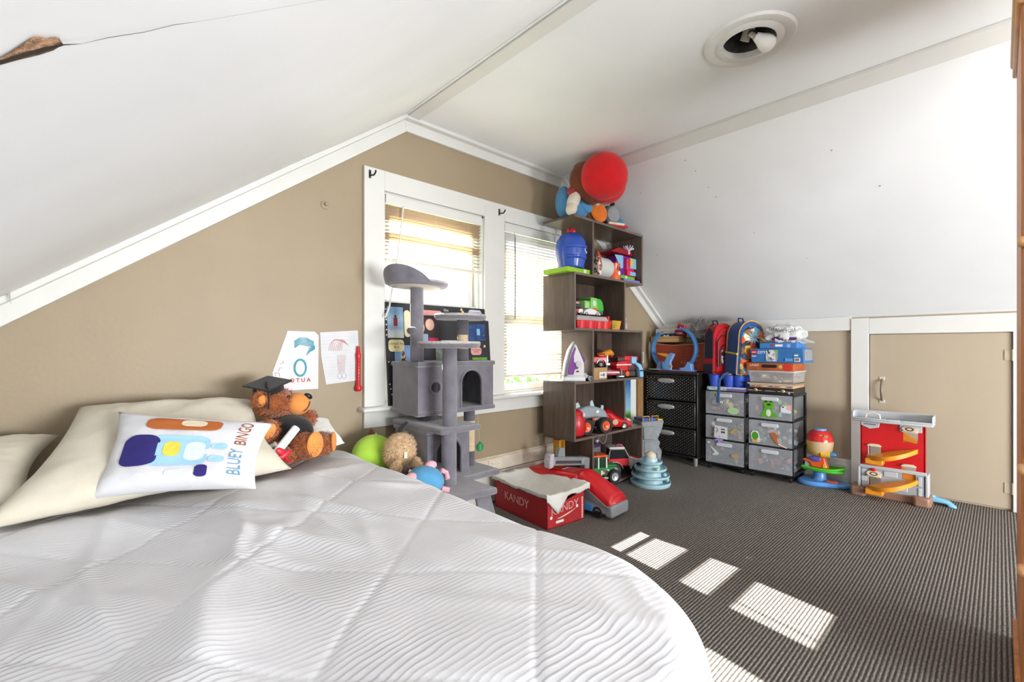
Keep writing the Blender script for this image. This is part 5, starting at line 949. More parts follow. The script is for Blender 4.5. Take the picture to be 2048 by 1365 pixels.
# woven front: raised weave staples, one mesh shared by the drawers
def weave(w, h, y):
    mm = M(); nx = 26; nzr = 15; dx = w/nx; dz = h/nzr
    for j in range(nzr):
        for i in range(nx):
            if (i+j) % 2 == 0: x = -w/2+i*dx; z = j*dz; mm.add([(x, y, z+dz*.1), (x+dx, y, z+dz*.1), (x+dx, y, z+dz*.9), (x, y, z+dz*.9), (x+dx*.25, y-.007, z+dz*.2), (x+dx*.75, y-.007, z+dz*.2), (x+dx*.75, y-.007, z+dz*.8), (x+dx*.25, y-.007, z+dz*.8)], [(4, 5, 6, 7), (0, 1, 5, 4), (1, 2, 6, 5), (2, 3, 7, 6), (3, 0, 4, 7)])
            else: x = -w/2+i*dx; z = j*dz; mm.box(x+dx*.3, x+dx*.7, y-.002, y, z, z+dz)
    return mm
wv = None
for k in range(3):
    z = .09+k*.228
    q = M().box(-hw+.016, hw-.016, -.178, .15, z, z+.212).to('drawer', o, WB, bev=.004)
    M().box(-hw+.014, hw-.014, -.186, -.172, z+.196, z+.214).to('drawer_lip', q, WB, bev=.004); M().box(-hw+.014, hw-.014, -.186, -.172, z-.002, z+.01).to('drawer_lip', q, WB, bev=.003)
    if wv is None: wv = weave(2*hw-.034, .18, -.178).to('weave', q, WB); c_ = wv
    else: c_ = wv.copy(); COL.objects.link(c_); c_.parent = q
    c_.location = (0, 0, z+.012)
    h_ = M(); h_.at((-.03, -.19, z+.165), (20, 0, 0)); h_.ell((0, 0, 0), (.08, .016, .022), n=28, k=12, pw=.8); h_.to('handle', q, mt('aeb0ae', .3, .3))
TZ = .79
o = thing('race_loop', 'blue plastic toy race loop with an orange launcher on the wicker drawers', 'toy', (3.875, 2.0, TZ), -90); TB = plast('3f77ad', .4); TB2 = plast('6f9fd8', .4)
m = M(); m.box(-.23, .2, -.05, .05, .006, .014); m.to('base', o, TB2, bev=.003); M().box(-.12, .18, -.07, .06, .0, .006).to('red_mat', o, plast('a01d2c'), bev=.002); M().prism(rr(-.22, -.1, -.08, .03, .03), 2, .014, .018).to('sticker', o, blotch('tracksticker', ['8f9a7a', 'c9cf6a', '9db0b8', 'a7a99a'], 40))
ring = [(.195*cos(radians(a)), .0, .2+.185*sin(radians(a))) for a in range(-50, 75, 8)]; ring2 = [(-.195*cos(radians(a)), .0, .2+.185*sin(radians(a))) for a in range(-55, 50, 8)]
def band(pts, nm):
    mm = M(); vs = []
    for p in pts:
        x, y, z = p; d_ = Vector((x, 0, z-.2)).normalized(); 
        for (dr_, dy) in ((0, -.028), (.02, -.028), (.02, .028), (0, .028)): vs.append((x+d_.x*dr_, y+dy, z+d_.z*dr_))
    n = len(pts); mm.add(vs, [(i*4+j, i*4+(j+1) % 4, (i+1)*4+(j+1) % 4, (i+1)*4+j) for i in range(n-1) for j in range(4)]+[(0, 1, 2, 3), ((n-1)*4+3, (n-1)*4+2, (n-1)*4+1, (n-1)*4)]); return mm.to(nm, o, TB, bev=.003)
band(ring, 'loop_track'); band(ring2, 'loop_track'); M().prism([(.08, .008), (.175, .008), (.17, .07), (.14, .09), (.11, .04), (.06, .03)], 1, -.03, .03).to('loop_foot', o, TB2, bev=.004); M().prism([(-.16, .01), (-.11, .01), (-.11, .08), (-.135, .09)], 1, -.03, .03).to('loop_foot', o, TB2, bev=.004)
m = M(); m.prism([(-.07, .01), (.0, .01), (-.005, .08), (.02, .13), (.03, .155), (.0, .165), (-.03, .15), (-.06, .09)], 1, -.062, -.03); lf = m.to('launcher', o, TB2, bev=.005); M().prism([(-.02, .155), (-.13, .165), (-.13, .152), (-.04, .125)], 1, -.06, -.04).to('launcher_arm', o, plast('e5982d'), bev=.003); M().ell((.005, -.062, .045), (.012, .006, .012), n=12, k=8).to('launcher_button', o, plast('e5982d'))
m = M(); m.at((.08, .0, .37), (0, 20, 0)); m.box(-.05, .02, -.02, .02, 0, .04); m.to('red_end', o, plast('a32238'), bev=.005)
o = thing('cardboard_box', 'open rust-red printed box behind the blue loop on the drawers', 'box', (4.02, 1.985, TZ), -90); RU = mt('9c4127', .7, var=.08, vs=6)
m = M(); t = .005; m.box(-.235, .25, -.085, .085, 0, t); m.prism([(-.235, 0), (.25, 0), (.25, .255), (.12, .238), (-.05, .232), (-.16, .24), (-.235, .255)], 1, -.085, -.08); m.box(-.235, .25, .08, .085, 0, .255); m.box(-.235, -.23, -.085, .085, 0, .255); m.box(.245, .25, -.085, .085, 0, .255); m.to('box', o, RU); m = M(); m.box(.228, .25, -.0862, -.085, .01, .25); m.tube([(-.235, -.0855, .25), (-.16, -.0855, .24), (-.05, -.0855, .232), (.12, -.0855, .238), (.25, -.0855, .255)], .004, 6); m.to('raw_edge', o, mt('c48a60', .8))
text('FAV', .05, mt('c9785a', .7), o, (.06, -.0855, .075), ext=.0003); m = M(); m.box(.03, .1, -.0862, -.0855, .115, .118); m.box(.03, .1, -.0862, -.0855, .142, .145); m.box(.03, .033, -.0862, -.0855, .115, .145); m.box(.097, .1, -.0862, -.0855, .115, .145); m.to('printed_frame', o, mt('b0603f', .7)); m = M()
for x, z, r in ((.18, .14, .008), (.165, .1, .005), (.2, .11, .004), (.19, .18, .004)): m.lathe([(r, 0), (r, .0008)], 10, c=(x, -.0855, z), ax='y')
m.to('printed_dots', o, mt('d6975c', .7));
m = M(); m.prism([(-.2, .225), (.2, .215), (.235, .225), (.24, .262), (.0, .25)], 1, .0, .06); m.to('back_flap', o, mt('b98f5f', .8)); m = M(); m.box(-.15, .18, -.06, .06, .16, .20); m.to('contents', o, mt('1c1a1b', .6)); M().box(.08, .13, -.05, .03, .20, .225).to('red_item', o, plast('a5121c'), bev=.004); m = M(); m.ell((-.05, -.03, .215), (.04, .03, .015)); m.to('silver_item', o, SIL)
o = thing('wooden_box', 'shallow pale wooden box on top of the rust-red box', 'box', (4.025, 2.11, TZ+.262), -90); m = M(); m.box(-.15, .125, -.095, .06, 0, .045); m.to('box', o, mt('c8a06c', .6, var=.09, stretch=(.6, 3, 8), vs=8), bev=.003); M().box(-.155, .13, -.1, .065, .045, .053).to('lid', o, mt('d2ac79', .6, var=.09, stretch=(.6, 3, 8), vs=8), bev=.002)
o = thing('book', 'dark blue book lying on the pale wooden box', 'book', (4.03, 2.12, TZ+.315), -90); M().box(-.10, .10, -.085, .055, 0, .025).to('cover', o, blotch('bookprint', ['20304f', '2a3f66', 'c9cfc4', '1d2a44', '6d8f5a'], 28), bev=.002); M().box(-.097, .097, -.082, .052, .004, .021).to('pages', o, paper('d5d2ca'))
o = thing('router', 'white network box on the dark blue book', 'router', (4.035, 2.13, TZ+.34), -90); M().box(-.10, .075, -.07, .05, 0, .045).to('case', o, plast('cfcdc8', .45), bev=.004); m = M(); m.box(-.055, -.015, -.0715, -.07, .012, .018); m.to('port', o, BLK2); m = M()
for k in range(5): m.box(-.08+k*.02, -.07+k*.02, -.071, -.07, .026, .030)
for x in (-.085, -.075, .05): m.lathe([(.003, 0), (.003, .001)], 8, c=(x, -.07, .014), ax='y')
m.to('front_marks', o, mt('555555', .6)); 
o = thing('red_packet', 'dark red packet tucked beside the white network box', 'packet', (4.04, 2.01, TZ+.315), -90); m = M(); m.prism([(-.05, 0), (.06, 0), (.05, .05), (-.04, .065)], 1, -.05, .02); m.to('packet', o, plast('8d1730', .3), bev=.006); M().box(-.03, .03, -.0512, -.05, .02, .035).to('label', o, paper('c9a0a6'))
o = thing('plastic_bag', 'dark grey crumpled plastic bag behind the red backpack', 'plastic bag', (4.02, 1.82, TZ+.262), -90); m = M(); vs, fs = crum((.0, .0, .085), (.115, .085, .10), .45, 2.6, 4, 34, 22); vs = [(x*(1-max(0, z-.08)*3.2), y*(1-max(0, z-.08)*3.2), z) for x, y, z in vs]; m.add(vs, fs); m.to('bag', o, mt('7b7876', .35, var=.1, coat=.2), ang=25); m = M(); m.tube([(-.09, -.085, .0), (-.07, -.09, .02), (-.05, -.09, .0)], .003, 6); m.to('handle_loop', o, mt('c3a14a', .5))
# ================================================================= clear drawer carts
FRM = plast('121214', .5); FRO = seethrough('d5d9e0', .24, .3, 'drawerfront'); BODYC = seethrough('bfc3c8', .14, .3, 'drawerbody')
def cart(label, yc, contents, seed):
    o = thing('drawer_cart', label, 'drawer cart', (3.97, yc, 0), -90, 'clear plastic drawer carts'); w = .156; rg = random.Random(seed)
    m = M()
    for z in (.042, .245, .445, .632): m.box(-w, w, -.165, .165, z, z+.018)
    for x in (-w, w-.014):
        for y in (-.165, .15): m.box(x, x+.014, y, y+.015, .042, .65)
    m.box(-w, w, .155, .165, .05, .64); m.to('frame', o, FRM, bev=.003)
    for x in (-w+.025, w-.025):
        for y in (-.14, .14):
            q = M(); q.lathe([(.018, -.011), (.02, -.006), (.02, .006), (.018, .011)], 14, c=(x, y, .02), ax='x'); q.box(x-.008, x+.008, y-.008, y+.008, .02, .045); q.to('caster', o, FRM)
    for k in range(3):
        z0 = .064+k*.2; z1 = z0+.175; m = M(); t = .003
        m.box(-w+.018, w-.018, -.155, .15, z0, z0+t); m.box(-w+.018, -w+.021, -.155, .15, z0, z1); m.box(w-.021, w-.018, -.155, .15, z0, z1); m.box(-w+.018, w-.018, .147, .15, z0, z1); d_ = m.to('drawer', o, BODYC)
        m = M(); m.box(-w+.006, w-.006, -.176, -.171, z0-.006, z1+.002); m.box(-w+.006, w-.006, -.176, -.16, z1-.002, z1+.004); m.to('drawer_front', d_, FRO, bev=.002)
        m = M(); m.prism(rr(-.06, .06, z1-.04, z1-.012, .012), 1, -.186, -.176); m.to('pull', d_, seethrough('dfe2e6', .75, .3, 'pull'), bev=.003)
        pal = [mt(h, .6) for h in contents[k]]; m = M()
        for j in range(26):
            x = rg.uniform(-w+.04, w-.04); y = rg.uniform(-.135, .1); z = z0+.02+rg.random()*.085; s = rg.uniform(.014, .034); mi = rg.randrange(len(pal))
            m.at((x, y, z), (rg.random()*180, rg.random()*180, rg.random()*180))
            if j % 3 == 0: m.ell((0, 0, 0), (s, s*.8, s*.7), mi, 10, 7)
            elif j % 3 == 1: m.box(-s, s, -s*.6, s*.6, -s*.5, s*.5, mi)
            else: m.cyl((0, 0, -s), (0, 0, s), s*.5, s*.45, 10, mi)
        c_ = m.to('drawer_contents', d_, pal); c_['kind'] = 'stuff'
    return o
c1 = cart('clear three-drawer cart nearer the wicker tower, topped by blue cups', 1.527, [['5f6f5a', '7a5f7a', '8b7a50', '4f5560'], ['a07a50', '8a5a4a', '5a8a6a', 'c9c2b4'], ['c9785a', 'd9a0a8', 'b7c9c0', '8a8f95', 'd6c26a']], 4)
c2 = cart('clear three-drawer cart with dinosaur stickers beside the ball toy', 1.19, [['6f3a36', '3a3d42', '8a4a3a', '9aa0a5', '2f4a78', 'c9c9c9'], ['a9a5a0', 'c9a0a0', '6f8f9a', 'b7b29a'], ['c9553a', '5aa8b0', 'd6c24a', '7ab86a', 'd97a4a']], 9)
STY = -.1775
def stick(P, nm, poly, mat, y=STY, th=.0016): return M().prism(poly, 1, y-th, y).to(nm, P, mat)
def circ(cx, cz, rx, rz, n=18): return [(cx+rx*cos(2*pi*i/n), cz+rz*sin(2*pi*i/n)) for i in range(n)]
# stickers on the carts
gs = stick(c2, 'dinosaur_sticker', [(-.06, .475), (.045, .475), (.055, .49), (.02, .52), (.018, .545), (.028, .565), (.02, .60), (-.005, .607), (-.035, .602), (-.042, .575), (-.035, .55), (-.045, .52), (-.055, .5)], plast('5aa82a')); stick(gs, 'belly', circ(-.008, .507, .017, .027), paper('d8d8cc'), STY-.0016, .0008); 
for p in (circ(-.025, .594, .009, .007), circ(.008, .596, .009, .007), circ(-.006, .57, .014, .007)): stick(gs, 'dark_mark', p, BLK2, STY-.0016, .0008)
q = stick(c2, 'seal_sticker', [(.075, .52), (.14, .515), (.145, .535), (.11, .545), (.105, .565), (.09, .575), (.075, .56)], paper('d3d9e4')); stick(q, 'dark_mark', circ(.09, .56, .008, .005), BLK2, STY-.0016, .0008)
q = stick(c2, 'frog_sticker', [(-.125, .275), (-.08, .275), (-.07, .3), (-.075, .335), (-.085, .36), (-.12, .36), (-.135, .335), (-.13, .3)], paper('d8dccc')); stick(q, 'green_body', circ(-.103, .322, .024, .03), plast('4f9a2f'), STY-.0016, .0008); stick(q, 'pot', [(-.122, .272), (-.085, .272), (-.08, .295), (-.127, .295)], plast('c9a95c'), STY-.0016, .0008)
q = stick(c2, 'dinosaur_sticker', [(.0, .35), (.03, .365), (.055, .345), (.05, .31), (.06, .28), (.10, .262), (.06, .268), (.045, .28), (.03, .30), (.015, .325)], plast('b5683a')); stick(q, 'outline_tail', [(.058, .275), (.115, .255), (.118, .262), (.062, .284)], paper('d9cfc0'), STY-.0016, .0008)
q = stick(c1, 'fossil_sticker', [(-.115, .19), (-.10, .185), (-.04, .14), (-.05, .125), (-.09, .118), (-.095, .128), (-.075, .14)], paper('cfd6cf')); stick(c1, 'creature_sticker', circ(.085, .135, .032, .018), plast('b39a70')); stick(c1, 'bolt_sticker', circ(-.125, .218, .012, .009), paper('c9ced6'))
q = stick(c1, 'instruction_card', [(-.075, .27), (.03, .262), (.03, .36), (-.07, .368)], paper('cfcfcf'), STY-.012, .0012); m = M(); m.tube([(-.055, STY-.0135, .35), (-.045, STY-.0135, .33), (-.055, STY-.0135, .31)], .002, 5); m.box(-.02, .012, STY-.0136, STY-.013, .335, .345); m.box(-.02, .012, STY-.0136, STY-.013, .31, .325); m.to('drawn_figure', q, mt('4a4a4a', .8))
bw_ = M()
for k in range(16): a = k*2.4; e = .3+.7*((k*5) % 7)/7; bw_.tube([(-.04, STY-.004, .255), (-.04+.02*cos(a), STY-.012*e, .255+.02*sin(a)), (-.04+.036*cos(a), STY-.015*e, .255+.034*sin(a))], [.003, .004, .002], 5)
bw_.to('ribbon_bow', c1, mt('a08fc0', .4)); stick(c1, 'round_sticker', circ(.07, .495, .045, .026), plast('a9cf9a'), STY, .0016)
m = M(); m.tube([(-.055+.04*cos(2*pi*i/20), STY-.003, .555+.03*sin(2*pi*i/20)) for i in range(20)], .003, 6, closed=True); m.tube([(-.055+.028*cos(2*pi*i/20), STY-.003, .555+.021*sin(2*pi*i/20)) for i in range(20)], .003, 6, closed=True); m.to('whisk_ring', c1, SIL)
m = M(); m.prism([(.04, .32), (.08, .36), (.1, .345), (.06, .305)], 1, STY-.002, STY); m.lathe([(.008, 0), (.008, .003)], 10, c=(.075, STY, .318), ax='y'); m.lathe([(.008, 0), (.008, .003)], 10, c=(.105, STY, .335), ax='y'); m.to('wooden_car', c1, mt('b59a68', .6))
# ---- stack on the sticker cart
def flat(nm, label, cat, z0, z1, w0, w1, mat, y0=-.155, y1=.12, yc=1.19, X=3.97, bev=.002, rz=-90, part='box'):
    o = thing(nm, label, cat, (X, yc, z0), rz); M().box(w0, w1, y0, y1, 0, z1-z0).to(part, o, mat, bev=bev); return o
TP = .65
o = flat('game_case', 'black flat case with metal corners on the sticker cart', 'case', TP, TP+.046, -.16, .155, mt('241f1c', .45, var=.06), -.165, .13); m = M(); m.tube([(-.05, -.168, .022), (-.03, -.178, .03), (.03, -.178, .03), (.05, -.168, .022)], .004, 6); m.to('handle', o, BLK2); 
for x in (-.105, .085): M().ell((x, -.166, .026), (.014, .006, .014), n=12, k=8).to('latch', o, mt('b5a58a', .35, .6))
for x in (.125,): M().ell((x, -.166, .012), (.008, .004, .008), n=10, k=6).to('corner', o, SIL)
M().box(-.161, .156, -.166, -.164, .020, .024).to('lid_seam', o, mt('c9b9a0', .6))
o = flat('game_board', 'folded patterned game board on the black case', 'game board', TP+.046, TP+.068, -.15, .15, mt('b99a78', .7), -.155, .12); m = M()
for k in range(7): m.box(-.14+k*.042, -.112+k*.042, -.1562, -.155, .006, .014, k % 3)
m.to('edge_pattern', o, [mt('6d4f7a', .7), mt('b0553a', .7), mt('d9c9b0', .7)]); M().box(-.152, .152, -.157, .122, .018, .022).to('top_sheet', o, mt('d0bfa5', .7))
o = flat('game_board', 'thin tan board under the clear craft box', 'game board', TP+.068, TP+.082, -.165, .165, mt('8f7458', .75), -.16, .13); M().box(-.166, .166, -.1605, -.159, .004, .009).to('edge_line', o, paper('d9c9b4'))
o = thing('craft_box', 'clear plastic box of craft bits in the stack', 'box', (3.97, 1.19, TP+.082), -90); m = M(); m.frus((-.15, .15, -.145, .12), 0, (-.16, .158, -.155, .13), .085); m.to('case', o, seethrough('c9c6c4', .42, .2, 'craftbox'), bev=.004); M().box(-.166, .164, -.16, .135, .082, .094).to('lid', o, seethrough('dcdcdc', .7, .25, 'craftlid'), bev=.004)
m = M(); pal = [mt(h, .6) for h in ('8f3f5a', 'd9d4cc', '7fae6a', '6a5a8a', 'c9a05a')]; rg = random.Random(3)
for k in range(24): m.at((rg.uniform(-.13, .13), rg.uniform(-.13, .1), .012+.05*rg.random()), (0, 0, rg.random()*180)); m.box(-.03, .03, -.006, .006, -.006, .006, k % 5)
q = m.to('craft_pieces', o, pal); q['kind'] = 'stuff'
o = thing('game_box', 'orange-brown game box with an oval hand hole in the stack', 'box', (3.97, 1.19, TP+.176), -90, ry=0); OB = mt('a8542a', .6, var=.15, vs=14); m = M(); m.box(-.17, .155, -.165, .12, 0, .058); m.to('box', o, OB, bev=.002); m = M(); m.prism(rr(-.06, .045, .022, .046, .0119), 1, -.167, -.165); m.to('hand_hole', o, mt('130d0a', .8)); M().lathe([(.03, 0), (.03, .0012)], 20, c=(.115, -.165, .028), ax='y').to('red_print', o, mt('c92f1c', .6)); M().lathe([(.014, 0), (.014, .0012)], 16, c=(.07, -.165, .032), ax='y').to('tan_print', o, mt('d0a05c', .6)); text('LASER', .024, paper('ded4c4'), o, (-.115, -.1655, .04), ext=.0003, shear=.15)
o = thing('cardboard_flap', 'loose brown cardboard flap sticking out under the building set box', 'cardboard', (3.97, 1.19, TP+.234), -90); m = M(); m.add([(-.10, -.13, .0), (.19, -.13, .0), (.245, -.08, .0), (.24, .05, .0), (-.10, .09, .0)], [(0, 1, 2, 3, 4)]); m.to('flap', o, mt('9a7d58', .8), sol=.003)
o = thing('building_set_box', 'large blue building set box with a red logo in the stack', 'box', (3.95, 1.165, TP+.2355), -90); LBX = mt('2f6cab', .5, var=.05); m = M(); m.frus((-.165, .19, -.125, .12), 0, (-.175, .185, -.13, .12), .108); m.to('box', o, LBX, bev=.002)
q = M().box(-.163, -.128, -.1315, -.129, .062, .098).to('logo_square', o, plast('b5121f')); text('LEGO', .0125, plast('efe9d2'), q, (-.1455, -.132, .08), ext=.0003, off=.0004); text('CITY', .026, paper('e6ecf2'), o, (-.092, -.1305, .078), ext=.0003, off=.0006); M().box(-.16, -.132, -.1312, -.127, .046, .053).to('number_strip', o, paper('dfe6ee'))
pic_ = M().box(-.06, .02, -.1312, -.1285, .012, .098).to('picture', o, blotch('vehiclepic', ['a9b2b6', 'c9ced0', '3a3d40', '8f989c', 'd9dcdc'], 60)); M().box(.0, .022, -.1318, -.131, .078, .098).to('green_corner', pic_, plast('7ab82f')); bcod = M().box(.13, .168, -.1305, -.127, .012, .04).to('barcode', o, paper('e2e4e4')); m = M()
for k in range(8): m.box(.134+k*.004, .136+k*.004, -.1312, -.1305, .016, .036)
m.to('bar', bcod, BLK2); M().box(.13, .155, -.1318, -.129, .052, .064).to('white_label', o, paper('dfe3e6')); M().box(.07, .12, -.1312, -.128, .015, .035).to('pale_panel', o, mt('5f97cc', .5))
M().box(.186, .19, -.10, .1, .02, .1).to('grey_end', o, mt('85898a', .6))
o = thing('game_box', 'slim blue game box on the building set box', 'box', (3.95, 1.15, TP+.345), -90); m = M(); m.box(-.125, .13, -.115, .11, 0, .042); m.to('box', o, mt('3a78bd', .5, var=.08), bev=.002); M().lathe([(.012, 0), (.012, .001)], 16, c=(-.035, -.115, .022), ax='y').to('red_logo', o, plast('b5303a')); M().box(-.015, .035, -.1162, -.115, .014, .030).to('white_lettering', o, paper('e6e6ea')); M().lathe([(.014, 0), (.014, .001)], 16, c=(.075, -.115, .02), ax='y').to('round_print', o, mt('8fa0dc', .6))
o = thing('shopping_bag', 'crumpled white THANK YOU shopping bag on top of the stack', 'plastic bag', (3.95, 1.12, TP+.387), -90); m = M(); vs, fs = crum((-.01, -.01, .06), (.14, .10, .085), .22, 2.2, 7, 44, 28); m.add(vs, fs); SBM = seethrough('d9dcda', .72, .35, 'shopbag'); bg_ = m.to('bag', o, SBM, ang=25); m = M()
for k in range(12): m.ell((-.06+k*.013, -.10, .03+.02*abs(nz(k*.7, 1))), (.014, .006, .012), 0, 10, 7)
q = m.to('purple_print', o, mt('4a2a66', .6)); q['kind'] = 'stuff'; text('THANK', .034, mt('2c2a33', .7), o, (-.035, -.128, .098), (75, 10, 0), ext=.0003); text('YOU', .034, mt('2c2a33', .7), o, (.055, -.122, .09), (75, -12, 0), ext=.0003)
m = M(); rg = random.Random(8)
for k in range(9): m.at((rg.uniform(-.17, .17), rg.uniform(-.08, .05), .008+.01*rg.random()), (rg.uniform(-25, 25), rg.uniform(-20, 20), rg.random()*90)); m.grid(lambda u, v: ((u-.5)*.09, (v-.5)*.06, .006*nz(u*5+k, v*5)), 5, 4)
q = m.to('loose_film', o, SBM); q['kind'] = 'stuff'
# ---- on the other cart: tray, blue cups, balls, backpacks
o = flat('flat_box', 'pale blue and purple flat box under the blue cups', 'box', TP, TP+.03, -.15, .16, blotch('flatbox', ['a9bcc4', 'c3cfd2', '8f9fae', 'b8c6cc'], 30), yc=1.527); M().box(.01, .161, -.1562, -.154, 0, .02).to('purple_edge', o, mt('7660a0', .6))
o = thing('cup_tray', 'blue plastic tray of joined round cups on the cart', 'tray', (3.97, 1.527, TP+.03), -90); CUP = plast('3554b8', .35); m = M()
for x, y in ((-.11, -.1), (.01, -.1), (.085, -.09), (.13, -.03), (-.11, .05), (.02, .05)): m.lathe([(.0, .004), (.036, .0), (.038, .004), (.05, .092), (.054, .096), (.05, .1), (.046, .094), (.034, .01), (0, .008)], 22, c=(x, y, 0))
m.to('cups', o, CUP); M().box(-.15, .17, -.12, .09, .084, .09).to('rim_plate', o, CUP, bev=.004)
for lb, c, hx in (('yellow ball in the middle blue cup below the blue backpack', (3.87, 1.517), 'd3a63a'), ('pale tan ball in the end blue cup below the red backpack', (3.87, 1.637), 'c9b07a')):
    q = M().ell((0, 0, 0), (.034, .034, .034)); b_ = thing('toy_ball', lb, 'ball', (c[0]-.0, c[1], TP+.13)); q.to('ball', b_, plast(hx, .5)); M().tube([(.0345*cos(2*pi*i/24), .0345*sin(2*pi*i/24), 0) for i in range(24)], .0008, 4, closed=True).to('seam', b_, plast(hx, .7))
o = thing('tinsel', 'shiny green crumpled foil under the blue backpack', 'foil', (3.89, 1.44, TP+.12), -90); m = M(); rg = random.Random(2)
for k in range(26): m.at((rg.uniform(-.05, .05), rg.uniform(-.05, .03), rg.uniform(.0, .03)), (rg.random()*180, rg.random()*180, rg.random()*180)); m.grid(lambda u, v: ((u-.5)*.035, (v-.5)*.03, .006*nz(u*5+k, v*5)), 3, 3)
q = m.to('foil', o, mt('0f7a2c', .2, .5)); q['kind'] = 'stuff'
def backpack(o, w, d, h, body, sidem, frontm, pipe):
    """upright bag: rounded arch profile seen from the front, depth along y"""
    def arch(w_, h_, r): return [(-w_, .0), (w_, .0), (w_, h_-r)]+[(w_*cos(radians(a)), h_-r+r*sin(radians(a))) for a in range(15, 180, 15)]+[(-w_, h_-r)]
    m = M(); m.prism(arch(w, h, h*.28), 1, -d/2, d/2); q = m.to('body', o, body, bev=.018)
    m = M(); m.prism(arch(w*.86, h*.9, h*.25), 1, -d/2-.018, -d/2+.01); m.to('front_pocket', o, frontm, bev=.014)
    for y in (-d/2+.006, d/2-.006): m = M(); m.tube([(x*1.005, y, z*1.003) for x, z in arch(w, h, h*.28)], .005, 6, closed=True); m.to('piping', o, pipe)
    m = M(); m.tube([(-.025, d/2-.01, h-.004), (-.02, d/2, h+.03), (.02, d/2, h+.03), (.025, d/2-.01, h-.004)], .006, 8); m.to('carry_loop', o, sidem)
    return arch
o = thing('backpack', 'red and navy school backpack standing on the blue cups', 'backpack', (3.94, 1.625, TP+.13), -28); NVY = cloth('1d2238', .25, 400); RBP = cloth('b5121d', .2, 400)
backpack(o, .10, .115, .42, RBP, NVY, RBP, RBP)
for s_ in (-1, 1): M().prism([(-.055, .10), (.05, .10), (.04, .33), (-.01, .39), (-.05, .36)], 0, s_*.1065, s_*.112).to('side_panel', o, NVY, bev=.002); M().prism([(-.058, .005), (.055, .005), (.055, .085), (-.058, .085)], 0, s_*.107, s_*.118).to('side_pocket', o, NVY, bev=.006); M().prism([(-.058, .085), (.055, .085), (.055, .13), (-.058, .13)], 0, s_*.107, s_*.1125).to('red_band', o, RBP, bev=.002)
for k, (ww, hh) in enumerate(((.08, .30), (.06, .22))): m = M(); m.tube([(-ww, -.08, .06), (-ww, -.08, hh-.03), (-ww*.6, -.08, hh+.02), (ww*.6, -.08, hh+.02), (ww, -.08, hh-.03), (ww, -.08, .06)], .005, 6); m.to('zip', o, mt('1a1a22', .5))
M().prism(rr(-.05, .05, .09, .2, .02), 1, -.084, -.078).to('front_print', o, blotch('redprint', ['1a1a22', 'b5121d', 'c9c9cf', '8d0f18', '22222c'], 34)); M().tube([(.1, .06, .05), (.13, .02, -.02), (.10, -.06, -.03)], .006, 6).to('strap_edge', o, RBP)
o = thing('backpack', 'blue backpack with an orange comic print leaning on the cart', 'backpack', (3.93, 1.43, TP+.13), -32, ry=4); BBP = cloth('234a86', .3, 300); CMP = blotch('comicprint', ['c9552c', 'c9552c', 'd0643a', '2a3c52', 'd8cfae', '5f9fb8', '202428', 'c4982e', '7a5a3a'], 22, .8, (1, 1, 1))
backpack(o, .115, .15, .435, BBP, cloth('1a2f58'), CMP, cloth('c99a4a'))
for s_ in (-1, 1): M().prism([(-.07, .01), (.07, .01), (.07, .17), (-.07, .155)], 0, s_*.117, s_*.126).to('side_pocket', o, BBP, bev=.006); M().prism([(-.072, .155), (.072, .17), (.072, .185), (-.072, .17)], 0, s_*.117, s_*.128).to('yellow_trim', o, mt('c2b95c', .7))
m = M(); 
for k in range(10): a = 2*pi*k/10; m.add([(.0, -.0955, .30), (.03*cos(a-.2), -.0955, .30+.03*sin(a-.2)), (.075*cos(a), -.0955, .30+.075*sin(a)), (.03*cos(a+.2), -.0955, .30+.03*sin(a+.2))], [(0, 1, 2, 3)])
m.to('burst_print', o, mt('86a9bd', .8), sol=.001)
M().tube([(-.09, .03, .02), (-.18, .0, -.01), (-.215, -.0, -.06), (-.215, -.0, -.2), (-.215, .0, -.235)], .011, 6).to('hanging_strap', o, cloth('22426f'))
# ================================================================= toys on the floor by the knee wall
o = thing('ball_machine', 'yellow and red ball toy on a green tray and blue base', 'toy', (3.955, .905, 0), -90)
def blob(pts, z0, z1, mat, nm, bev=.01): return M().prism(pts, 2, z0, z1).to(nm, o, mat, bev=bev)
BB = plast('4f86c6', .35); m = M(); m.prism([(x, y) for x, y in [(.16*cos(radians(a))*(1+.18*cos(radians(3*a)))+.01, .115*sin(radians(a))*(1+.18*cos(radians(3*a)))) for a in range(0, 360, 10)]], 2, 0, .035); m.to('base', o, BB, bev=.012); m = M(); m.lathe([(.05, .035), (.04, .05), (.038, .09), (.05, .10)], 20); m.to('pedestal', o, BB); M().box(.05, .12, -.06, -.02, .035, .045).to('orange_flap', o, ORG, bev=.004)
m = M(); m.prism([(-.10, -.05), (.02, -.075), (.10, -.06), (.155, -.02), (.15, .02), (.08, .06), (-.10, .05)], 2, .10, .122); m.to('green_tray', o, plast('4cb52a', .35), bev=.01); m = M(); m.tube([(-.10, -.05, .122), (.02, -.075, .122), (.10, -.06, .127), (.155, -.02, .14), (.15, .02, .14), (.08, .06, .125), (-.10, .05, .122)], .008, 8, closed=True); m.to('tray_rim', o, plast('4cb52a', .35))
m = M(); m.prism([(-.05, .12), (.06, .12), (.045, .15), (.035, .205), (-.01, .21), (-.02, .17), (-.09, .18), (-.115, .165), (-.06, .15)], 1, -.03, .03); m.to('orange_arm', o, ORG, bev=.01); m = M(); m.ell((-.025, -.028, .185), (.04, .012, .022)); m.to('purple_cap', o, plast('5a50a8')); m = M(); m.box(-.09, -.04, -.02, .02, .122, .165); m.to('clear_window', o, seethrough('c9ced2', .5, .2, 'toyclear')); M().box(.025, .045, -.034, -.03, .125, .155).to('yellow_slot', o, YEL, bev=.003)
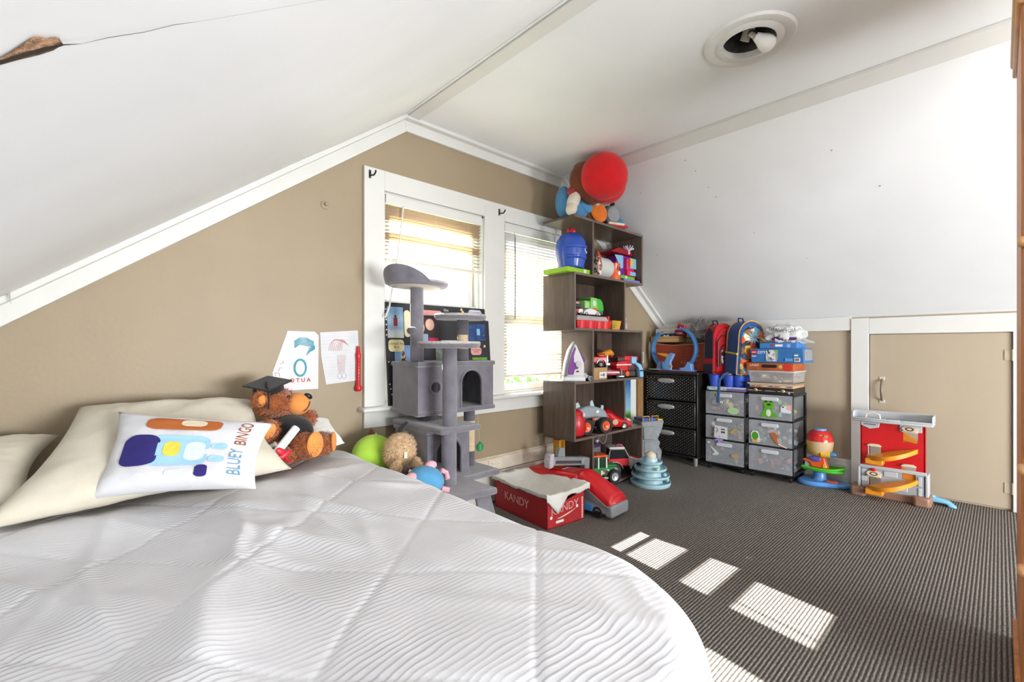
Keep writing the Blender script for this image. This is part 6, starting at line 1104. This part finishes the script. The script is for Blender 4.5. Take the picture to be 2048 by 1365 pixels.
m = M(); m.lathe([(.03, .205), (.055, .215), (.078, .25), (.085, .30), (.084, .325)], 28, c=(.0, 0, 0)); m.to('yellow_bowl', o, plast('e2b54a', .35)); m = M(); m.lathe([(.086, .32), (.082, .35), (.062, .385), (.035, .40), (0, .402)], 28); m.to('red_dome', o, plast('c01a20', .25)); M().lathe([(.042, .392), (.042, .408), (0, .41)], 24).to('blue_lid', o, plast('6a94c8')); m = M(); m.lathe([(.079, .25), (.0865, .29), (.0865, .318)], 14, a0=radians(-110), a1=radians(-10)); m.to('clear_panel', o, seethrough('d2c3b0', .55, .15, 'toydome')); m = M(); m.tube([(.02, -.05, .235), (.075, -.045, .235)], .026, 16); m.to('yellow_spout', o, plast('e2b54a', .35)); m = M(); m.lathe([(.02, 0), (.018, .02), (.006, .035), (0, .036)], 12, c=(.078, -.045, .235), ax='x'); m.to('blue_knob', o, plast('3d7fb0'))
for x, hx in ((.02, 'd99a3a'), (.052, 'b9a84a')): m = M(); m.at((x, -.066, .362), (38, 0, 18)); m.box(-.012, .012, -.002, .002, -.012, .012); m.to('sticker', o, plast(hx), bev=.002)
o = thing('toy_garage', 'red toy fire station with orange ramps and a grey roof by the low door', 'toy', (3.90, .485, 0), -90); FR = plast('bf1219', .4); SG2 = plast('9aa0a6', .5); SGL = plast('b3b7bb', .5); BR = plast('8d6a56', .55); RA = plast('e08f22', .35)
m = M(); m.box(-.185, .185, -.03, .06, .0, .05); m.to('base', o, BR, bev=.006)
for x in (-.175, .15): m = M(); m.prism([(x-.035, -.075), (x+.035, -.075), (x+.045, -.05), (x+.045, .08), (x-.045, .08), (x-.045, -.05)], 2, 0, .06); m.to('base_foot', o, BR, bev=.01)
# stone storey, red storey with window openings cut by frames of boxes
def wallp(nm, mat, x0, x1, z0, z1, holes, y0=-.03, y1=-.015):
    mm = M(); xs = sorted({x0, x1, *[h[0] for h in holes], *[h[1] for h in holes]}); zs = sorted({z0, z1, *[h[2] for h in holes], *[h[3] for h in holes]})
    for i in range(len(xs)-1):
        for j in range(len(zs)-1):
            cx, cz = (xs[i]+xs[i+1])/2, (zs[j]+zs[j+1])/2
            if not any(h[0] < cx < h[1] and h[2] < cz < h[3] for h in holes): mm.box(xs[i], xs[i+1], y0, y1, zs[j], zs[j+1])
    return mm.to(nm, o, mat)
wallp('stone_wall', SG2, -.165, .165, .05, .20, [(-.125, -.055, .065, .135), (.05, .12, .15, .20)]); wallp('red_wall', FR, -.165, .165, .20, .505, [(-.125, -.055, .27, .34), (.05, .12, .20, .235), (.055, .13, .39, .455)])
m = M(); m.box(-.165, -.155, -.03, .03, .05, .505); m.box(.155, .165, -.03, .03, .05, .505); m.to('side_wall', o, FR, bev=.003); m = M(); m.box(-.18, -.165, -.035, .07, .05, .195); m.box(.165, .18, -.035, .07, .05, .195); m.to('corner_pillar', o, SGL, bev=.004); M().box(-.172, .172, -.035, -.028, .19, .212).to('grey_band', o, SGL, bev=.003)
m = M(); m.prism([(-.165, .505), (-.06, .505), (-.065, .47), (-.115, .455), (-.16, .475)], 1, -.036, -.03); m.to('grey_sign', o, SGL, bev=.003); m = M(); m.box(-.145, -.08, -.0375, -.036, .483, .489); m.to('sign_line', o, mt('5a5e62', .6)); M().box(.04, .15, -.035, -.03, .46, .505).to('grey_lintel', o, SGL, bev=.003)
for x, z, w_ in ((-.09, .345, .075), (.085, .24, .075), (-.09, .14, .075), (.092, .46, .08)): m = M(); m.prism([(x-w_/2, z-.004), (x+w_/2, z-.004), (x+w_/2, z+.002), (x+w_*.3, z+.012), (x-w_*.3, z+.012), (x-w_/2, z+.002)], 1, -.046, -.03); m.to('window_lintel', o, plast('d3c6b0'), bev=.002)
for x, z in ((.092, .478), (-.09, .158)): m = M(); m.lathe([(.036, .0), (.036, .01), (.03, .012), (0, .012)], 24); mm = M(); mm.at((x, -.04, z), (65, 0, 0)); mm.T = mm.T @ Matrix.Diagonal((1.1, .55, 1, 1)); mm.lathe([(.036, -.004), (.038, .0), (.036, .006), (0, .007)], 24); pl_ = mm.to('round_plaque', o, plast('cfc0a6')); mm = M(); mm.at((x, -.0475, z+.001), (65, 0, 0)); mm.tube([(.018*cos(2*pi*i/14), .010*sin(2*pi*i/14), 0) for i in range(14)], .003, 5, closed=True); mm.to('plaque_mark', pl_, plast('5a2a35'))
M().ell((-.095, -.034, .183), (.018, .01, .012)).to('red_button', o, FR)
def ramp(z0, z1, nm='ramp'):
    mm = M(); n = 14; vs = []
    for i in range(n+1):
        u = i/n; x = .13-.255*u; z = z1+(z0-z1)*(1-(1-u)**2)*1.0; y1 = -.03; y0 = -.045-.085*sin(pi*min(1, u*1.02))**.8-.03*u; th = .016
        zi = z+.03*sin(pi*min(1, (1-u)*.9)); vs += [(x, y0, z+.012), (x, y0, z-th), (x, y1, z-th), (x, y1, zi), (x, y0+.008, z)]
    mm.add(vs, [(i*5+j, i*5+(j+1) % 5, (i+1)*5+(j+1) % 5, (i+1)*5+j) for i in range(n) for j in range(5)]+[(4, 3, 2, 1, 0), tuple(n*5+j for j in range(5))]); q = mm.to(nm, o, RA, ang=50); M().box(-.13, -.035, -.105, -.03, z0-.045, z0-.008).to('ramp_block', q, RA, bev=.006)
    M().prism([(.052, z1+.0), (.125, z1-.005), (.125, z1+.03), (.09, z1+.05), (.052, z1+.075)], 1, -.02, -.012).to('ramp_back', q, plast('c9751a', .4), bev=.003); return q
ramp(.275, .345); ramp(.075, .15); M().prism([(.055, .40), (.128, .385), (.128, .41), (.09, .43), (.055, .455)], 1, -.028, -.015).to('top_chute', o, plast('c9751a', .4), bev=.003)
for x0, x1, z0, z1 in ((-.16, -.135, .145, .18), (-.16, -.13, .10, .135), (-.04, .03, .15, .185), (.03, .08, .07, .11), (.13, .148, .06, .11), (.13, .148, .12, .18)): M().box(x0, x1, -.0345, -.03, z0, z1).to('stone', o, SGL, bev=.003)
m = M(); m.prism([(-.205, -.06), (-.02, -.085), (.05, -.08), (.205, -.075), (.205, .07), (-.205, .07)], 2, .505, .52); m.to('roof_deck', o, SGL, bev=.006); m = M()
rim_ = [(-.205, -.06), (-.02, -.085), (.05, -.08), (.205, -.075), (.205, .07), (-.205, .07)]; 
for i in range(6):
    a, b = rim_[i], rim_[(i+1) % 6]; hgt = .05 if i in (3, 4, 5) else .012; d_ = Vector((b[0]-a[0], b[1]-a[1])).normalized(); n_ = Vector((-d_.y, d_.x))*.008
    m.add([(a[0], a[1], .52), (b[0], b[1], .52), (b[0]+n_.x, b[1]+n_.y, .52), (a[0]+n_.x, a[1]+n_.y, .52), (a[0], a[1], .52+hgt), (b[0], b[1], .52+hgt), (b[0]+n_.x, b[1]+n_.y, .52+hgt), (a[0]+n_.x, a[1]+n_.y, .52+hgt)], [(3,2,1,0),(4,5,6,7),(0,1,5,4),(1,2,6,5),(2,3,7,6),(3,0,4,7)])
m.to('roof_parapet', o, SGL, bev=.003); M().tube([(-.14, -.02, .52), (-.135, -.02, .552), (-.10, -.02, .565), (-.065, -.02, .552), (-.06, -.02, .52)], .006, 8).to('roof_handle', o, plast('cfc8ba'))
o = thing('toy_ramp', 'light blue plastic toy ramp on the carpet beside the fire station', 'toy ramp', (3.98, .275, 0), -90); LR = plast('6fb0d2', .4); m = M(); m.prism([(-.07, .045), (-.02, .05), (.06, .03), (.095, .0), (.06, .0), (.045, .018), (-.07, .02)], 1, -.03, .03); m.to('slope', o, LR, bev=.005); M().ell((-.03, -.005, .05), (.026, .02, .01)).to('dip', o, LR); M().box(-.07, -.05, -.028, .028, 0, .03).to('support', o, LR, bev=.004)
